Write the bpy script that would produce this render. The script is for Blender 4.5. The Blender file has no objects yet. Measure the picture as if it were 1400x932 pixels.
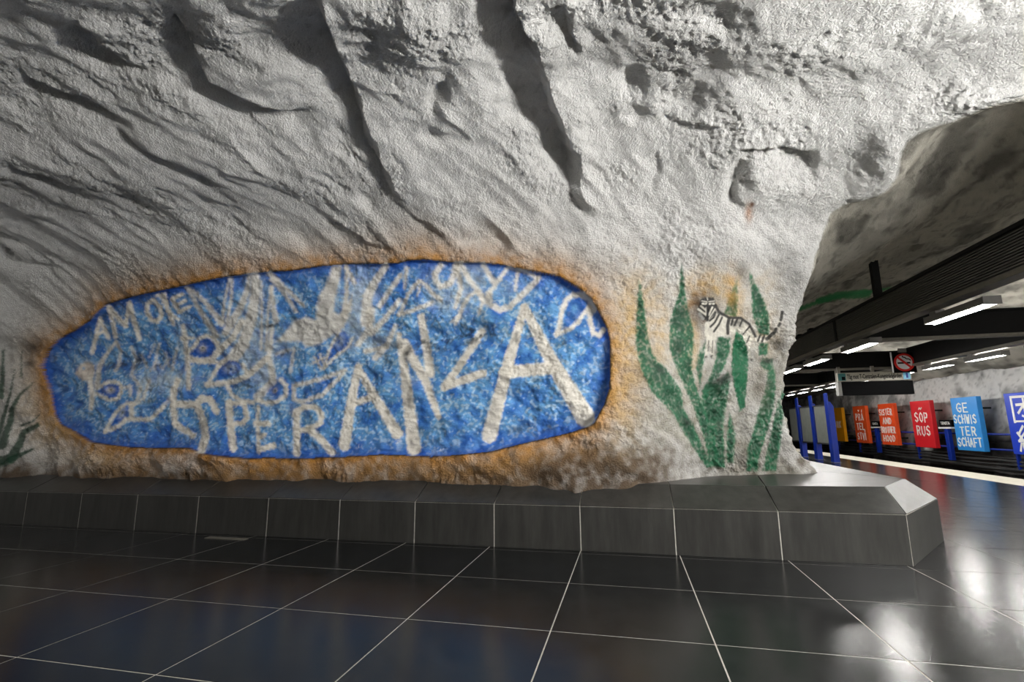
import bpy, math, random
import numpy as np

scene = bpy.context.scene
COL = scene.collection
random.seed(7)

# ------------------------------------------------------------------ camera
FPX, YAW, PITCH, ROLL, EYE = 669.3, .2273, .1733, -.0099, 1.3
def cam_axes():
    fw = np.array([-math.sin(YAW)*math.cos(PITCH), math.cos(YAW)*math.cos(PITCH), math.sin(PITCH)])
    rt = np.array([math.cos(YAW), math.sin(YAW), 0.0]); up = np.cross(rt, fw)
    c, s = math.cos(ROLL), math.sin(ROLL)
    return np.array([rt*c+up*s, -rt*s+up*c, fw])
AX = cam_axes()
EYEP = np.array([0, 0, EYE])
cd = bpy.data.cameras.new('camera')
cam = bpy.data.objects.new('camera', cd); COL.objects.link(cam)
cd.sensor_fit = 'HORIZONTAL'; cd.sensor_width = 36.0; cd.lens = 36.0*FPX/1400
cd.clip_start = .05; cd.clip_end = 200
from mathutils import Matrix
m = Matrix([[AX[0][i], AX[1][i], -AX[2][i], EYEP[i]] for i in range(3)] + [[0, 0, 0, 1]])
cam.matrix_world = m
scene.camera = cam

# ------------------------------------------------------------------ world, exposure
w = bpy.data.worlds.new('world'); scene.world = w; w.use_nodes = True
w.node_tree.nodes['Background'].inputs[0].default_value = (.8, .85, .9, 1)
w.node_tree.nodes['Background'].inputs[1].default_value = 0.0
scene.view_settings.view_transform = 'Standard'
scene.view_settings.look = 'None'
scene.view_settings.gamma = 1
scene.view_settings.use_curve_mapping = False
scene.view_settings.exposure = 0.0
scene.cycles.use_denoising = True
scene.cycles.max_bounces = 8
scene.cycles.diffuse_bounces = 5
scene.cycles.sample_clamp_indirect = 6
# lamp strengths (radiance of the fluorescent tubes)
TUBE_NEAR, TUBE_FAR, TUBE_ADDED, TUBE_LEFT = 190.0, 190.0, 2150.0, 85.0
TUBE_COL = (1.0, .98, .94)

# ------------------------------------------------------------------ helpers
def ray(x, y):
    return np.array([x-700.0, -(y-466.0), FPX]) @ AX
def on(x, y, ax, val):
    d = ray(x, y); return EYEP + d*((val-EYEP[ax])/d[ax])
def project(P):
    q = (P-EYEP) @ AX.T
    z = np.where(q[..., 2] > .1, q[..., 2], np.nan)
    return 700+FPX*q[..., 0]/z, 466-FPX*q[..., 1]/z
def srgb(r, g, b):
    f = lambda c: (c/255/12.92) if c/255 <= .04045 else ((c/255+.055)/1.055)**2.4
    return (f(r), f(g), f(b))

def nmesh(name, V, F, mats, smooth=False, colors=None):
    """mesh from numpy arrays (F all quads or a list of polygons)"""
    me = bpy.data.meshes.new(name)
    if isinstance(F, np.ndarray):
        V = np.asarray(V, np.float32)
        me.vertices.add(len(V)); me.vertices.foreach_set('co', V.ravel())
        n = F.shape[0]; k = F.shape[1]
        me.loops.add(n*k); me.loops.foreach_set('vertex_index', F.astype(np.int32).ravel())
        me.polygons.add(n); me.polygons.foreach_set('loop_start', np.arange(0, n*k, k, dtype=np.int32))
        me.update(calc_edges=True)
    else:
        me.from_pydata([tuple(map(float, v)) for v in V], [], F); me.update()
    for mt in (mats if isinstance(mats, (list, tuple)) else [mats]): me.materials.append(mt)
    if smooth: me.polygons.foreach_set('use_smooth', np.ones(len(me.polygons), bool))
    if colors is not None:
        a = me.attributes.new('paint', 'FLOAT_COLOR', 'POINT')
        c = np.ones((len(colors), 4), np.float32); c[:, :3] = colors
        a.data.foreach_set('color', c.ravel())
    return me

def link(name, me, parent=None, loc=(0, 0, 0), rot=None):
    o = bpy.data.objects.new(name, me); COL.objects.link(o)
    o.location = loc
    if rot: o.rotation_euler = rot
    if parent is not None: o.parent = parent
    return o
def thing(name, label, cat, loc=(0, 0, 0), group=None, rz=0):
    o = bpy.data.objects.new(name, None); COL.objects.link(o); o.empty_display_size = .2
    o.location = loc; o.rotation_euler = (0, 0, rz); o['label'] = label; o['category'] = cat
    if group: o['group'] = group
    return o
def tag(o, label, cat, group=None):
    o['label'] = label; o['category'] = cat
    if group: o['group'] = group
    return o

class MB:
    """collects simple solids into one mesh"""
    def __init__(s): s.v = []; s.f = []
    def add(s, V, F):
        n = len(s.v); s.v += [tuple(v) for v in V]; s.f += [tuple(i+n for i in f) for f in F]; return s
    def box(s, x0, x1, y0, y1, z0, z1, b=0.0):
        if b <= 0:
            V = [(x, y, z) for z in (z0, z1) for y in (y0, y1) for x in (x0, x1)]
            return s.add(V, [(0, 2, 3, 1), (4, 5, 7, 6), (0, 1, 5, 4), (2, 6, 7, 3), (0, 4, 6, 2), (1, 3, 7, 5)])
        # box with chamfered edges
        xs, ys, zs = (x0, x0+b, x1-b, x1), (y0, y0+b, y1-b, y1), (z0, z0+b, z1-b, z1)
        V = []; ix = {}
        for i in range(4):
            for j in range(4):
                for k in range(4):
                    if sum(a in (0, 3) for a in (i, j, k)) == 1:
                        ix[i, j, k] = len(V); V.append((xs[i], ys[j], zs[k]))
        F = []
        for e, fl in ((0, 1), (3, 0)):
            q = [ix[e, 1, 1], ix[e, 1, 2], ix[e, 2, 2], ix[e, 2, 1]]; F.append(q if fl else q[::-1])
            q = [ix[1, e, 1], ix[2, e, 1], ix[2, e, 2], ix[1, e, 2]]; F.append(q if fl else q[::-1])
            q = [ix[1, 1, e], ix[1, 2, e], ix[2, 2, e], ix[2, 1, e]]; F.append(q if fl else q[::-1])
        inn = {0: 1, 3: 2}
        for a in (0, 3):
            for c in (0, 3):
                F.append([ix[a, inn[c], 1], ix[a, inn[c], 2], ix[inn[a], c, 2], ix[inn[a], c, 1]])
                F.append([ix[a, 1, inn[c]], ix[a, 2, inn[c]], ix[inn[a], 2, c], ix[inn[a], 1, c]])
                F.append([ix[1, a, inn[c]], ix[2, a, inn[c]], ix[2, inn[a], c], ix[1, inn[a], c]])
                for d in (0, 3):
                    F.append([ix[a, inn[c], inn[d]], ix[inn[a], c, inn[d]], ix[inn[a], inn[c], d]])
        return s.add(V, F)
    def tube(s, pts, r, n=8, close=True):
        pts = [np.array(p, float) for p in pts]; rings = []
        for i, p in enumerate(pts):
            t = pts[min(i+1, len(pts)-1)]-pts[max(i-1, 0)]; t /= np.linalg.norm(t)
            a = np.cross(t, (0, 0, 1.0)) if abs(t[2]) < .9 else np.cross(t, (1.0, 0, 0))
            a /= np.linalg.norm(a); b = np.cross(t, a)
            rings.append([p+r*(a*math.cos(2*math.pi*k/n)+b*math.sin(2*math.pi*k/n)) for k in range(n)])
        V = [v for rg in rings for v in rg]; F = []
        for i in range(len(pts)-1):
            for k in range(n):
                F.append((i*n+k, i*n+(k+1) % n, (i+1)*n+(k+1) % n, (i+1)*n+k))
        if close:
            F.append(tuple(range(n))[::-1]); F.append(tuple((len(pts)-1)*n+k for k in range(n)))
        return s.add(V, F)
    def prism(s, poly, fn, d0, d1):
        """polygon (2D) swept from depth d0 to d1, fn(u,v,d)->xyz"""
        n = len(poly); V = [fn(u, v, d0) for u, v in poly]+[fn(u, v, d1) for u, v in poly]
        F = [tuple(range(n))[::-1], tuple(range(n, 2*n))]+[(i, (i+1) % n, n+(i+1) % n, n+i) for i in range(n)]
        return s.add(V, F)
    def mesh(s, name, mat, smooth=False):
        me = nmesh(name, s.v, s.f, mat)
        import bmesh
        bm = bmesh.new(); bm.from_mesh(me); bmesh.ops.recalc_face_normals(bm, faces=bm.faces); bm.to_mesh(me); bm.free()
        if smooth:
            me.polygons.foreach_set('use_smooth', np.ones(len(me.polygons), bool))
        return me

# ------------------------------------------------------------------ materials
def mat(name, base=(.5, .5, .5), rough=.6, metal=0.0, spec=.5, emit=None, estr=0.0,
        var=0.0, vscale=8.0, bump=0.0, bscale=60.0, rvar=0.0, attr=False, stretch=None):
    mt = bpy.data.materials.new(name); mt.use_nodes = True
    nt = mt.node_tree; b = nt.nodes['Principled BSDF']
    b.inputs['Base Color'].default_value = (*base, 1); b.inputs['Roughness'].default_value = rough
    b.inputs['Metallic'].default_value = metal; b.inputs['Specular IOR Level'].default_value = spec
    if emit:
        b.inputs['Emission Color'].default_value = (*emit, 1); b.inputs['Emission Strength'].default_value = estr
        return mt
    tc = nt.nodes.new('ShaderNodeTexCoord')
    src = None
    if attr:
        at = nt.nodes.new('ShaderNodeAttribute'); at.attribute_name = 'paint'; src = at.outputs['Color']
    if var > 0:
        nz = nt.nodes.new('ShaderNodeTexNoise'); nz.inputs['Scale'].default_value = vscale
        nz.inputs['Detail'].default_value = 6; nz.inputs['Roughness'].default_value = .65
        if stretch:
            mp = nt.nodes.new('ShaderNodeMapping'); mp.inputs['Scale'].default_value = stretch
            nt.links.new(tc.outputs['Object'], mp.inputs['Vector']); nt.links.new(mp.outputs[0], nz.inputs['Vector'])
        else: nt.links.new(tc.outputs['Object'], nz.inputs['Vector'])
        mr = nt.nodes.new('ShaderNodeMapRange'); mr.inputs[1].default_value = .3; mr.inputs[2].default_value = .7
        mr.inputs[3].default_value = 1-var; mr.inputs[4].default_value = 1+var
        nt.links.new(nz.outputs['Fac'], mr.inputs[0])
        mx = nt.nodes.new('ShaderNodeMix'); mx.data_type = 'RGBA'; mx.blend_type = 'MULTIPLY'
        mx.inputs[0].default_value = 1.0
        if src: nt.links.new(src, mx.inputs[6])
        else: mx.inputs[6].default_value = (*base, 1)
        nt.links.new(mr.outputs[0], mx.inputs[7]); src = mx.outputs[2]
        if rvar > 0:
            m2 = nt.nodes.new('ShaderNodeMapRange'); m2.inputs[1].default_value = .3; m2.inputs[2].default_value = .7
            m2.inputs[3].default_value = rough-rvar; m2.inputs[4].default_value = rough+rvar
            nt.links.new(nz.outputs['Fac'], m2.inputs[0]); nt.links.new(m2.outputs[0], b.inputs['Roughness'])
    if src: nt.links.new(src, b.inputs['Base Color'])
    if bump > 0:
        nz = nt.nodes.new('ShaderNodeTexNoise'); nz.inputs['Scale'].default_value = bscale
        nz.inputs['Detail'].default_value = 4; nz.inputs['Roughness'].default_value = .6
        nt.links.new(tc.outputs['Object'], nz.inputs['Vector'])
        bp = nt.nodes.new('ShaderNodeBump'); bp.inputs['Strength'].default_value = 1.0
        bp.inputs['Distance'].default_value = bump
        nt.links.new(nz.outputs['Fac'], bp.inputs['Height']); nt.links.new(bp.outputs[0], b.inputs['Normal'])
    return mt

M_ROCK = mat('sprayed_rock', rough=.82, spec=.3, attr=True, var=.12, vscale=70, bump=.032, bscale=48)
M_PAINT = mat('painted_rock', rough=.6, spec=.35, attr=True, var=.10, vscale=90, bump=.007, bscale=42)
M_TILE = mat('black_granite', (.0135, .014, .0145), .17, spec=.18, var=.35, vscale=5, rvar=.03, bump=.0004, bscale=90)
M_GROUT = mat('light_grout', (.50, .48, .43), .8, var=.25, vscale=20)
M_BENCH = mat('dark_stone', (.034, .0335, .031), .32, spec=.4, var=.38, vscale=9, stretch=(1, 1, .14), bump=.0006, bscale=120)
M_EDGE = mat('platform_edge_stone', (.66, .62, .52), .55, var=.12, vscale=6)
M_BLACK = mat('black_metal', (.004, .004, .004), .6, spec=.2, var=.3, vscale=10)
M_RIB = mat('ribbed_metal', (.085, .08, .074), .5, metal=.0, var=.15, vscale=10)
M_RAIL = mat('brown_rail', (.14, .128, .105), .5, var=.2, vscale=10)
M_HOUS = mat('lamp_housing', (.16, .155, .145), .45, var=.12, vscale=12)
M_BLUE = mat('blue_paint', srgb(8, 42, 140), .35, var=.12, vscale=8)
M_BOARD = mat('grey_board', (.17, .18, .165), .45, var=.15, vscale=5)
M_CABLE = mat('cable_black', (.02, .02, .02), .6, var=.3, vscale=10)
M_WHITE = mat('white_lettering', (.86, .85, .80), .5, var=.04, vscale=12)
M_RED = mat('sign_red', srgb(205, 30, 25), .4, var=.04)
M_SIGNW = mat('sign_white', (.75, .75, .75), .4, var=.04)
M_BEIGE = mat('sign_beige', (.30, .28, .23), .45, var=.06)
M_INK = mat('sign_ink', (.003, .003, .0035), .7, spec=.06, var=.1)
M_LBLUE = mat('sign_pale_blue', srgb(120, 190, 225), .45, var=.05)
M_GREENM = mat('sign_teal', srgb(40, 95, 95), .45, var=.05)
M_BED = mat('track_ballast', (.035, .03, .027), .9, var=.5, vscale=9, bump=.03, bscale=12)
def tube_mat(n, s): return mat(n, (1, 1, 1), .4, emit=TUBE_COL, estr=s)
M_TN, M_TF, M_TP, M_TL = [tube_mat('fluorescent_tube_'+n, s) for n, s in
    (('a', TUBE_NEAR), ('b', TUBE_FAR), ('c', TUBE_ADDED), ('d', TUBE_LEFT))]

# ------------------------------------------------------------------ noise (numpy Perlin)
def perlin(P, seed=0):
    P = P.astype(np.float32)
    i = np.floor(P).astype(np.int64); f = P-i; u = f*f*f*(f*(f*6-15)+10)
    def g(dx, dy, dz):
        h = ((i[:, 0]+dx)*374761393+(i[:, 1]+dy)*668265263+(i[:, 2]+dz)*2147483647+seed*1274126177) & 0xffffffff
        h = ((h ^ (h >> 13))*1274126177) & 0xffffffff; h = h ^ (h >> 16)
        a = (h & 1023).astype(np.float32)*(2*math.pi/1024); z = ((h >> 10) & 1023).astype(np.float32)/511.5-1
        r = np.sqrt(np.maximum(0, 1-z*z))
        return r*np.cos(a)*(f[:, 0]-dx)+r*np.sin(a)*(f[:, 1]-dy)+z*(f[:, 2]-dz)
    def L(a, b, t): return a+(b-a)*t
    return L(L(L(g(0,0,0), g(1,0,0), u[:,0]), L(g(0,1,0), g(1,1,0), u[:,0]), u[:,1]),
             L(L(g(0,0,1), g(1,0,1), u[:,0]), L(g(0,1,1), g(1,1,1), u[:,0]), u[:,1]), u[:,2])*1.5
def fbm(P, n=3, seed=0, gain=.5):
    s = 0; a = 1.0
    for k in range(n): s = s+a*perlin(P*(2.03**k), seed+k*17); a *= gain
    return s
def sstep(a, b, x):
    t = np.clip((x-a)/(b-a), 0, 1); return t*t*(3-2*t)

def seg_dist(px, py, pts):
    """distance to a polyline, position along it (0..1), signed side (+ = right of travel in the picture of the wall)"""
    best = np.full(px.shape, 1e9, np.float32); tt = np.zeros_like(best); sd = np.zeros_like(best)
    n = len(pts)-1
    for k in range(n):
        (ax, ay), (bx, by) = pts[k], pts[k+1]; dx, dy = bx-ax, by-ay; L2 = dx*dx+dy*dy+1e-9
        t = np.clip(((px-ax)*dx+(py-ay)*dy)/L2, 0, 1); ex = px-ax-t*dx; ey = py-ay-t*dy
        d = np.sqrt(ex*ex+ey*ey); mk = d < best
        best[mk] = d[mk]; tt[mk] = (k+t[mk])/n; sd[mk] = np.sign(-(ex*dy-ey*dx))[mk]
    return best, tt, sd
def inside(px, py, poly):
    r = np.zeros(px.shape, bool); n = len(poly)
    for k in range(n):
        (ax, ay), (bx, by) = poly[k], poly[(k+1) % n]
        if ay == by: continue
        c = ((ay > py) != (by > py)) & (px < (bx-ax)*(py-ay)/(by-ay)+ax); r ^= c
    return r

# ================================================================== ROCK SHELL
# control net: rows run up the wall and over the ceiling, columns run left to right and round the pillar's corner
colpx = [-300, -100, 60, 220, 380, 540, 700, 860]
row_y = [652, 622, 560, 480, 400, 340, 290, 230, 160, 80, 0]
row_Y = [5.9, 5.93, 5.95, 5.9, 5.8, 5.65, 5.42, 5.0, 4.48, 3.88, 3.22]
A_Y = [6.65, 6.5, 6.4, 6.3, 6.15, 5.98, 5.85, 5.55, 5.12, 4.72, 4.25]
B_Y = [7.0, 6.8, 6.7, 6.6, 6.4, 6.2, 6.05, 5.78, 5.25, 4.98, 4.74]
edge_px = [(1103, 640), (1078, 600), (1068, 545), (1080, 470), (1098, 405), (1120, 330), (1138, 288), (1212, 256), (1238, 193), (1310, 157), (1400, 130)]
E_Y = [7.3, 6.95, 6.8, 6.7, 6.5, 6.25, 6.1, 5.7, 5.2, 4.95, 4.75]
bot_y = [645, 642, 643, 648, 652, 656, 661, 663]
net = []
def bottom(j, dy):
    r = []
    for c, x in enumerate(colpx): r.append(on(x, bot_y[c]+dy, 1, row_Y[0]+(.12 if c < 2 else 0)))
    r.append(on(968, 648+dy, 1, A_Y[0])); r.append(on(1053, 644+dy, 1, B_Y[0])); r.append(on(1103, 640+dy, 1, E_Y[0]))
    return r
net.append(bottom(0, 22)); net.append(bottom(0, 0))
for j in range(1, 11):
    yl = row_y[j]; ex, ey = edge_px[j]; r = []
    zmid = on(600, yl, 1, row_Y[j])[2]; wz = float(np.clip((j-3)/4, 0, 1))
    for x in colpx:
        yy = yl
        Ya = row_Y[j]; Yb = on(x, yy, 2, zmid)[1]
        r.append(on(x, yy, 1, Ya*(1-wz)+Yb*wz))
    xa = 860+(ex-860)*.45; xb = 860+(ex-860)*.8
    r.append(on(xa, yl+(ey-yl)*.4, 1, A_Y[j])); r.append(on(xb, yl+(ey-yl)*.75, 1, B_Y[j])); r.append(on(ex, ey, 1, E_Y[j]))
    net.append(r)
r = []
for x in colpx: r.append(on(x, -150, 2, 4.72))
net.append(r+[np.array([2.2, 2.8, 4.74]), np.array([3.6, 3.7, 4.58]), np.array([5.5, 4.6, 4.3])])
XO = [-14, -11.5, -9, -6.8, -4.9, -3.2, -1.5, .2]
net.append([np.array([x*1.0, 1.0, 4.75]) for x in XO]+[np.array(q) for q in ((3.2, 1.2, 4.7), (6, 2, 4.6), (8, 4.6, 4.3))])
net.append([np.array([x*1.0, -2.0, 4.7]) for x in XO]+[np.array(q) for q in ((4.5, -2, 4.6), (9, 0, 4.4), (10.8, 4.6, 3.9))])
net.append([np.array([x*1.0, -5.5, 4.3]) for x in XO]+[np.array(q) for q in ((6, -5.5, 4.2), (12, -4.5, 3.6), (12.8, 4.6, 3.2))])
prof = [(1.75, .3), (1.8, .65), (1.75, 1.0), (1.7, 1.5), (1.85, 2.2), (2.15, 2.8), (2.55, 3.25), (3.1, 3.65), (3.9, 4.05),
        (4.9, 4.35), (5.9, 4.55), (7.0, 4.65), (8.3, 4.6), (9.8, 4.3), (11.4, 3.8), (12.8, 3.2)]
for j, row in enumerate(net):
    e = row[-1]; p = prof[j]
    Y0 = e[1]
    row.append(np.array([e[0]*.62+p[0]*.38, Y0+.55, e[2]*.62+p[1]*.38+(.22 if 7 <= j <= 13 else 0)]))
    for Y in (8.2, 11, 16, 24, 36, 62): row.append(np.array([p[0], Y, p[1]]))
NET = np.array(net)                                    # rows x cols x 3
NR, NC = NET.shape[:2]

def cr_eval(N, t):
    """Catmull-Rom along axis 0"""
    n = N.shape[0]; i = np.clip(np.floor(t).astype(int), 0, n-2); f = (t-i)[:, None, None]
    g = lambda k: N[np.clip(k, 0, n-1)]
    p0, p1, p2, p3 = g(i-1), g(i), g(i+1), g(i+2)
    p0 = np.where((i == 0)[:, None, None], 2*p1-p2, p0); p3 = np.where((i == n-2)[:, None, None], 2*p2-p1, p3)
    return .5*((2*p1)+(p2-p0)*f+(2*p0-5*p1+4*p2-p3)*f**2+(3*p1-p0-3*p2+p3)*f**3)
def samples(counts):
    t = []
    for k, c in enumerate(counts): t += list(k+np.arange(c)/c)
    return np.array(t+[len(counts)])
#  rows: 22->0, 0-1, ... ; dense where the paintings are
row_counts = [6, 26, 56, 72, 72, 55, 34, 38, 42, 46, 44, 40, 24, 14, 10]
#  cols: beyond frame | wall columns of 160 px | pillar | round the corner | tunnel vault
col_counts = [16, 110, 140, 140, 140, 140, 140, 92, 84, 48, 14, 30, 50, 60, 50, 40, 40]
tr, tc = samples(row_counts), samples(col_counts)
S = cr_eval(NET, tr)
S = cr_eval(np.swapaxes(S, 0, 1), tc); S = np.swapaxes(S, 0, 1).copy()
H, W = S.shape[:2]
ICOR = int(sum(col_counts[:10]))                        # column index of the pillar's corner
def grid_normals(S):
    du = np.gradient(S, axis=1); dv = np.gradient(S, axis=0)
    n = np.cross(du, dv); return n/np.maximum(np.linalg.norm(n, axis=2, keepdims=True), 1e-9)
NRM = grid_normals(S)
# towards the open side (camera side)
sgn = np.sign(np.sum(NRM*(EYEP-S), axis=2, keepdims=True)); base_sgn = np.sign(np.median(sgn[:, :ICOR])); NRM *= base_sgn
P = S.reshape(-1, 3); N = NRM.reshape(-1, 3)
bx, by = project(S); bx = np.nan_to_num(bx, nan=-9999).ravel().astype(np.float32); by = np.nan_to_num(by, nan=-9999).ravel().astype(np.float32)
ci = np.tile(np.arange(W), H); is_wall = ci <= ICOR

# outline of the sunken blue field (wall survey points)
FIELD = [(62, 500), (70, 478), (85, 462), (104, 452), (125, 437), (146, 416), (180, 406), (212, 399), (250, 391), (300, 380), (350, 373), (400, 370),
         (440, 364), (480, 361), (520, 361), (545, 360), (562, 356), (580, 355), (620, 359), (660, 360), (690, 363), (712, 369), (740, 374), (765, 380),
         (790, 395), (808, 410), (820, 430), (830, 450), (834, 470), (834, 500), (833, 530), (826, 552), (812, 578), (803, 583), (780, 591), (750, 598),
         (710, 607), (670, 617), (630, 621), (590, 624), (555, 622), (520, 621), (470, 624), (440, 625), (400, 627), (370, 625), (340, 626), (305, 623), (275, 619),
         (262, 612), (225, 612), (180, 611), (150, 607), (128, 604), (105, 590), (85, 580), (77, 565), (73, 545), (66, 520)]
dF, _, _ = seg_dist(bx, by, FIELD+[FIELD[0]])
inF = inside(bx, by, FIELD)
sF = np.where(inF, dF, -dF)                             # px inside the field

# --- relief
disp = np.zeros(len(P), np.float32)
Q = P.astype(np.float32)
# strata run down to the right on the ceiling: stretch noise along that direction
ax1 = np.array([.62, .55, -.55]); ax1 /= np.linalg.norm(ax1)
al = (Q@ax1)[:, None]*ax1[None, :]
QA = (Q-al*.62).astype(np.float32)
up_w = np.clip(1-np.abs(N[:, 2:3]), 0, 1)[:, 0]          # 1 on upright rock, 0 on the ceiling
def ridged(P, n, seed):
    s = 0; a = 1.0
    for k in range(n): s = s+a*(1-2*np.abs(perlin(P*(2.1**k), seed+k*13))); a *= .5
    return s
big = np.where(inF, .35, 1.0)*np.where(is_wall, 1-.62*sstep(780, 900, bx)*(by > -300), .9)
edgefade = np.clip(np.abs(ci-ICOR)/60.0, .35, 1)
disp += .11*fbm(QA*.95, 2, 3)*big*edgefade
disp += .045*ridged(QA*2.1, 2, 11)*big*edgefade
disp += .026*fbm(QA*5.0, 2, 23)*np.where(inF, .8, 1)
disp += .018*np.maximum(0, fbm(Q*4.2, 2, 29)-.1)*np.where(is_wall, 1, .6)
patch = sstep(-.25, .35, fbm(Q*1.1, 2, 41))              # rough and smooth patches of sprayed concrete
disp += (.010*perlin(Q*14, 31)+.010*perlin(Q*27, 37)+.007*perlin(Q*48, 38))*(.45+1.0*patch)*np.where(inF, .55, 1)*(1+.3*sstep(840, 980, bx)*is_wall)
pores = -.022*np.maximum(0, perlin(Q*24, 43)-.28)*(.4+.8*patch)*np.where(inF, .5, 1)
disp += pores
wbx = bx+11*perlin(Q*1.9, 61)+5*perlin(Q*5.5, 62); wby = by+11*perlin(Q*1.9, 63)+5*perlin(Q*5.5, 64)
AMPN = np.clip(.85+.5*perlin(Q*2.3, 65), .3, 1.4)
# --- single features of the rock: crest lines with a hollow on their left
def crest(pts, w, A, soft=6.0, taper=.18):
    xs = [p[0] for p in pts]; ys = [p[1] for p in pts]
    mk = np.where((bx > min(xs)-3*w) & (bx < max(xs)+w) & (by > min(ys)-1.6*w) & (by < max(ys)+1.6*w) & is_wall)[0]
    if not len(mk): return
    d, t, sd = seg_dist(wbx[mk], wby[mk], pts)
    tp = sstep(0, taper, t)*sstep(0, taper*1.8, 1-t)*AMPN[mk]
    left = sd > 0
    h = np.where(left, -np.exp(-(d/w)**1.5)*sstep(0, soft+.12*w, d), .22*np.exp(-(d/(w*.6))**2))
    disp[mk] += A*h*tp
def pit(x, y, rx, ry, A, ang=0):
    c, s = math.cos(math.radians(ang)), math.sin(math.radians(ang))
    R = max(rx, ry)*2.5
    mk = np.where((np.abs(bx-x) < R) & (np.abs(by-y) < R) & is_wall)[0]
    u = ((wbx[mk]-x)*c+(wby[mk]-y)*s)/rx; v = (-(wbx[mk]-x)*s+(wby[mk]-y)*c)/ry
    disp[mk] -= A*np.exp(-(u*u+v*v)**1.3)
crest([(700, -60), (714, 0), (736, 70), (760, 150), (787, 215), (797, 262), (824, 302)], 62, .30, taper=.12)
crest([(425, -40), (446, 20), (478, 95), (505, 165), (535, 235), (575, 320)], 66, .24)
crest([(235, 20), (262, 55), (292, 105), (345, 132), (400, 146), (455, 152)], 46, .20)
crest([(95, 20), (125, 48), (170, 80), (235, 96)], 40, .16)
crest([(20, 98), (60, 112), (120, 130), (165, 156), (205, 182)], 28, .13)
crest([(150, 165), (200, 200), (260, 225), (330, 250)], 26, .09)
crest([(-10, 225), (50, 236), (100, 250), (140, 262)], 22, .10)
crest([(0, 335), (40, 350), (90, 372)], 22, .09)
crest([(775, 0), (780, 40), (798, 70)], 22, .09)
crest([(560, 285), (610, 318), (680, 318), (722, 330)], 26, .10)
crest([(455, 300), (500, 325), (545, 335)], 22, .08)
crest([(895, 200), (905, 240), (890, 262)], 18, .06)
crest([(1020, 225), (1012, 262), (1028, 296)], 30, .12)
crest([(985, 205), (1050, 200), (1120, 212), (1125, 262)], 26, .10)
crest([(915, 95), (950, 100), (1005, 90)], 22, .06)
crest([(900, 150), (940, 168), (1000, 165)], 22, .08)
pit(862, 112, 22, 18, .13); pit(866, 155, 13, 9, .08); pit(935, 140, 30, 24, .12); pit(965, 22, 44, 22, .09)
pit(602, 130, 12, 22, .12, 20); pit(606, 188, 30, 9, .08, 20); pit(1096, 228, 38, 22, .12); pit(1012, 255, 16, 30, .10); pit(505, 270, 16, 8, .06)
pit(660, 322, 40, 14, .08); pit(300, 45, 30, 20, -.10); pit(340, 90, 55, 30, -.10); pit(560, 60, 40, 60, -.08)
pit(640, 120, 40, 80, -.06); pit(860, 235, 24, 50, -.06); pit(90, 585, 40, 26, -.05); pit(35, 520, 18, 30, -.06); pit(44, 478, 10, 12, .06)
pit(1055, 455, 22, 30, -.05); pit(1040, 500, 18, 34, -.06); pit(985, 520, 30, 20, -.05); pit(1095, 640, 26, 16, -.10)
for x in (150, 235, 300): pit(x, 632, 34, 14, -.07)
for x in (640, 700, 770, 850): pit(x, 634+(x % 7), 46, 16, -.06)
# --- the sunken field with a sharp rim and its own dents
rim = sstep(-3, 5, sF)
disp -= .075*rim
disp += .035*np.exp(-(np.maximum(-sF, 0)/14.0)**2)*(~inF)
dent = [(560, 470, 40, 10, .05, -15), (600, 465, 60, 14, .08, -12), (640, 458, 40, 12, .07, -8), (690, 470, 46, 12, .05, -5), (505, 470, 26, 12, .06, 20),
        (375, 448, 22, 8, .05, -8), (385, 488, 16, 10, .06, 0), (175, 495, 44, 12, .05, -8), (215, 488, 20, 14, .05, 10), (260, 575, 18, 16, .05, 10), (235, 593, 34, 9, .04, 0),
        (87, 527, 14, 9, .05, 0), (97, 556, 12, 6, .04, 0), (760, 458, 50, 10, .05, 15), (735, 540, 36, 14, .05, -20), (720, 590, 60, 10, .05, -10), (560, 590, 30, 12, .04, -30),
        (300, 530, 26, 10, .04, -8), (365, 530, 20, 12, .05, 0), (635, 420, 30, 12, .04, -10), (560, 430, 12, 40, -.03, 20), (460, 420, 60, 40, -.05, 0), (680, 500, 50, 50, -.04, 0),
        (560, 545, 60, 40, -.04, 0), (770, 520, 40, 50, -.05, 0), (340, 590, 70, 24, -.04, 0), (150, 540, 40, 40, -.04, 0), (290, 420, 60, 30, -.04, 0), (440, 560, 30, 40, -.03, 0)]
keep = disp.copy()
for a in dent: pit(*a)
disp = np.where(inF, disp, keep)
disp[:] = np.where(inF, disp+.016*ridged((Q*np.array([1, 1, 1.8], np.float32))*4.0, 2, 57)*rim, disp)
PD = (P+N*disp[:, None]).astype(np.float32)
G = PD.reshape(H, W, 3)

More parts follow.
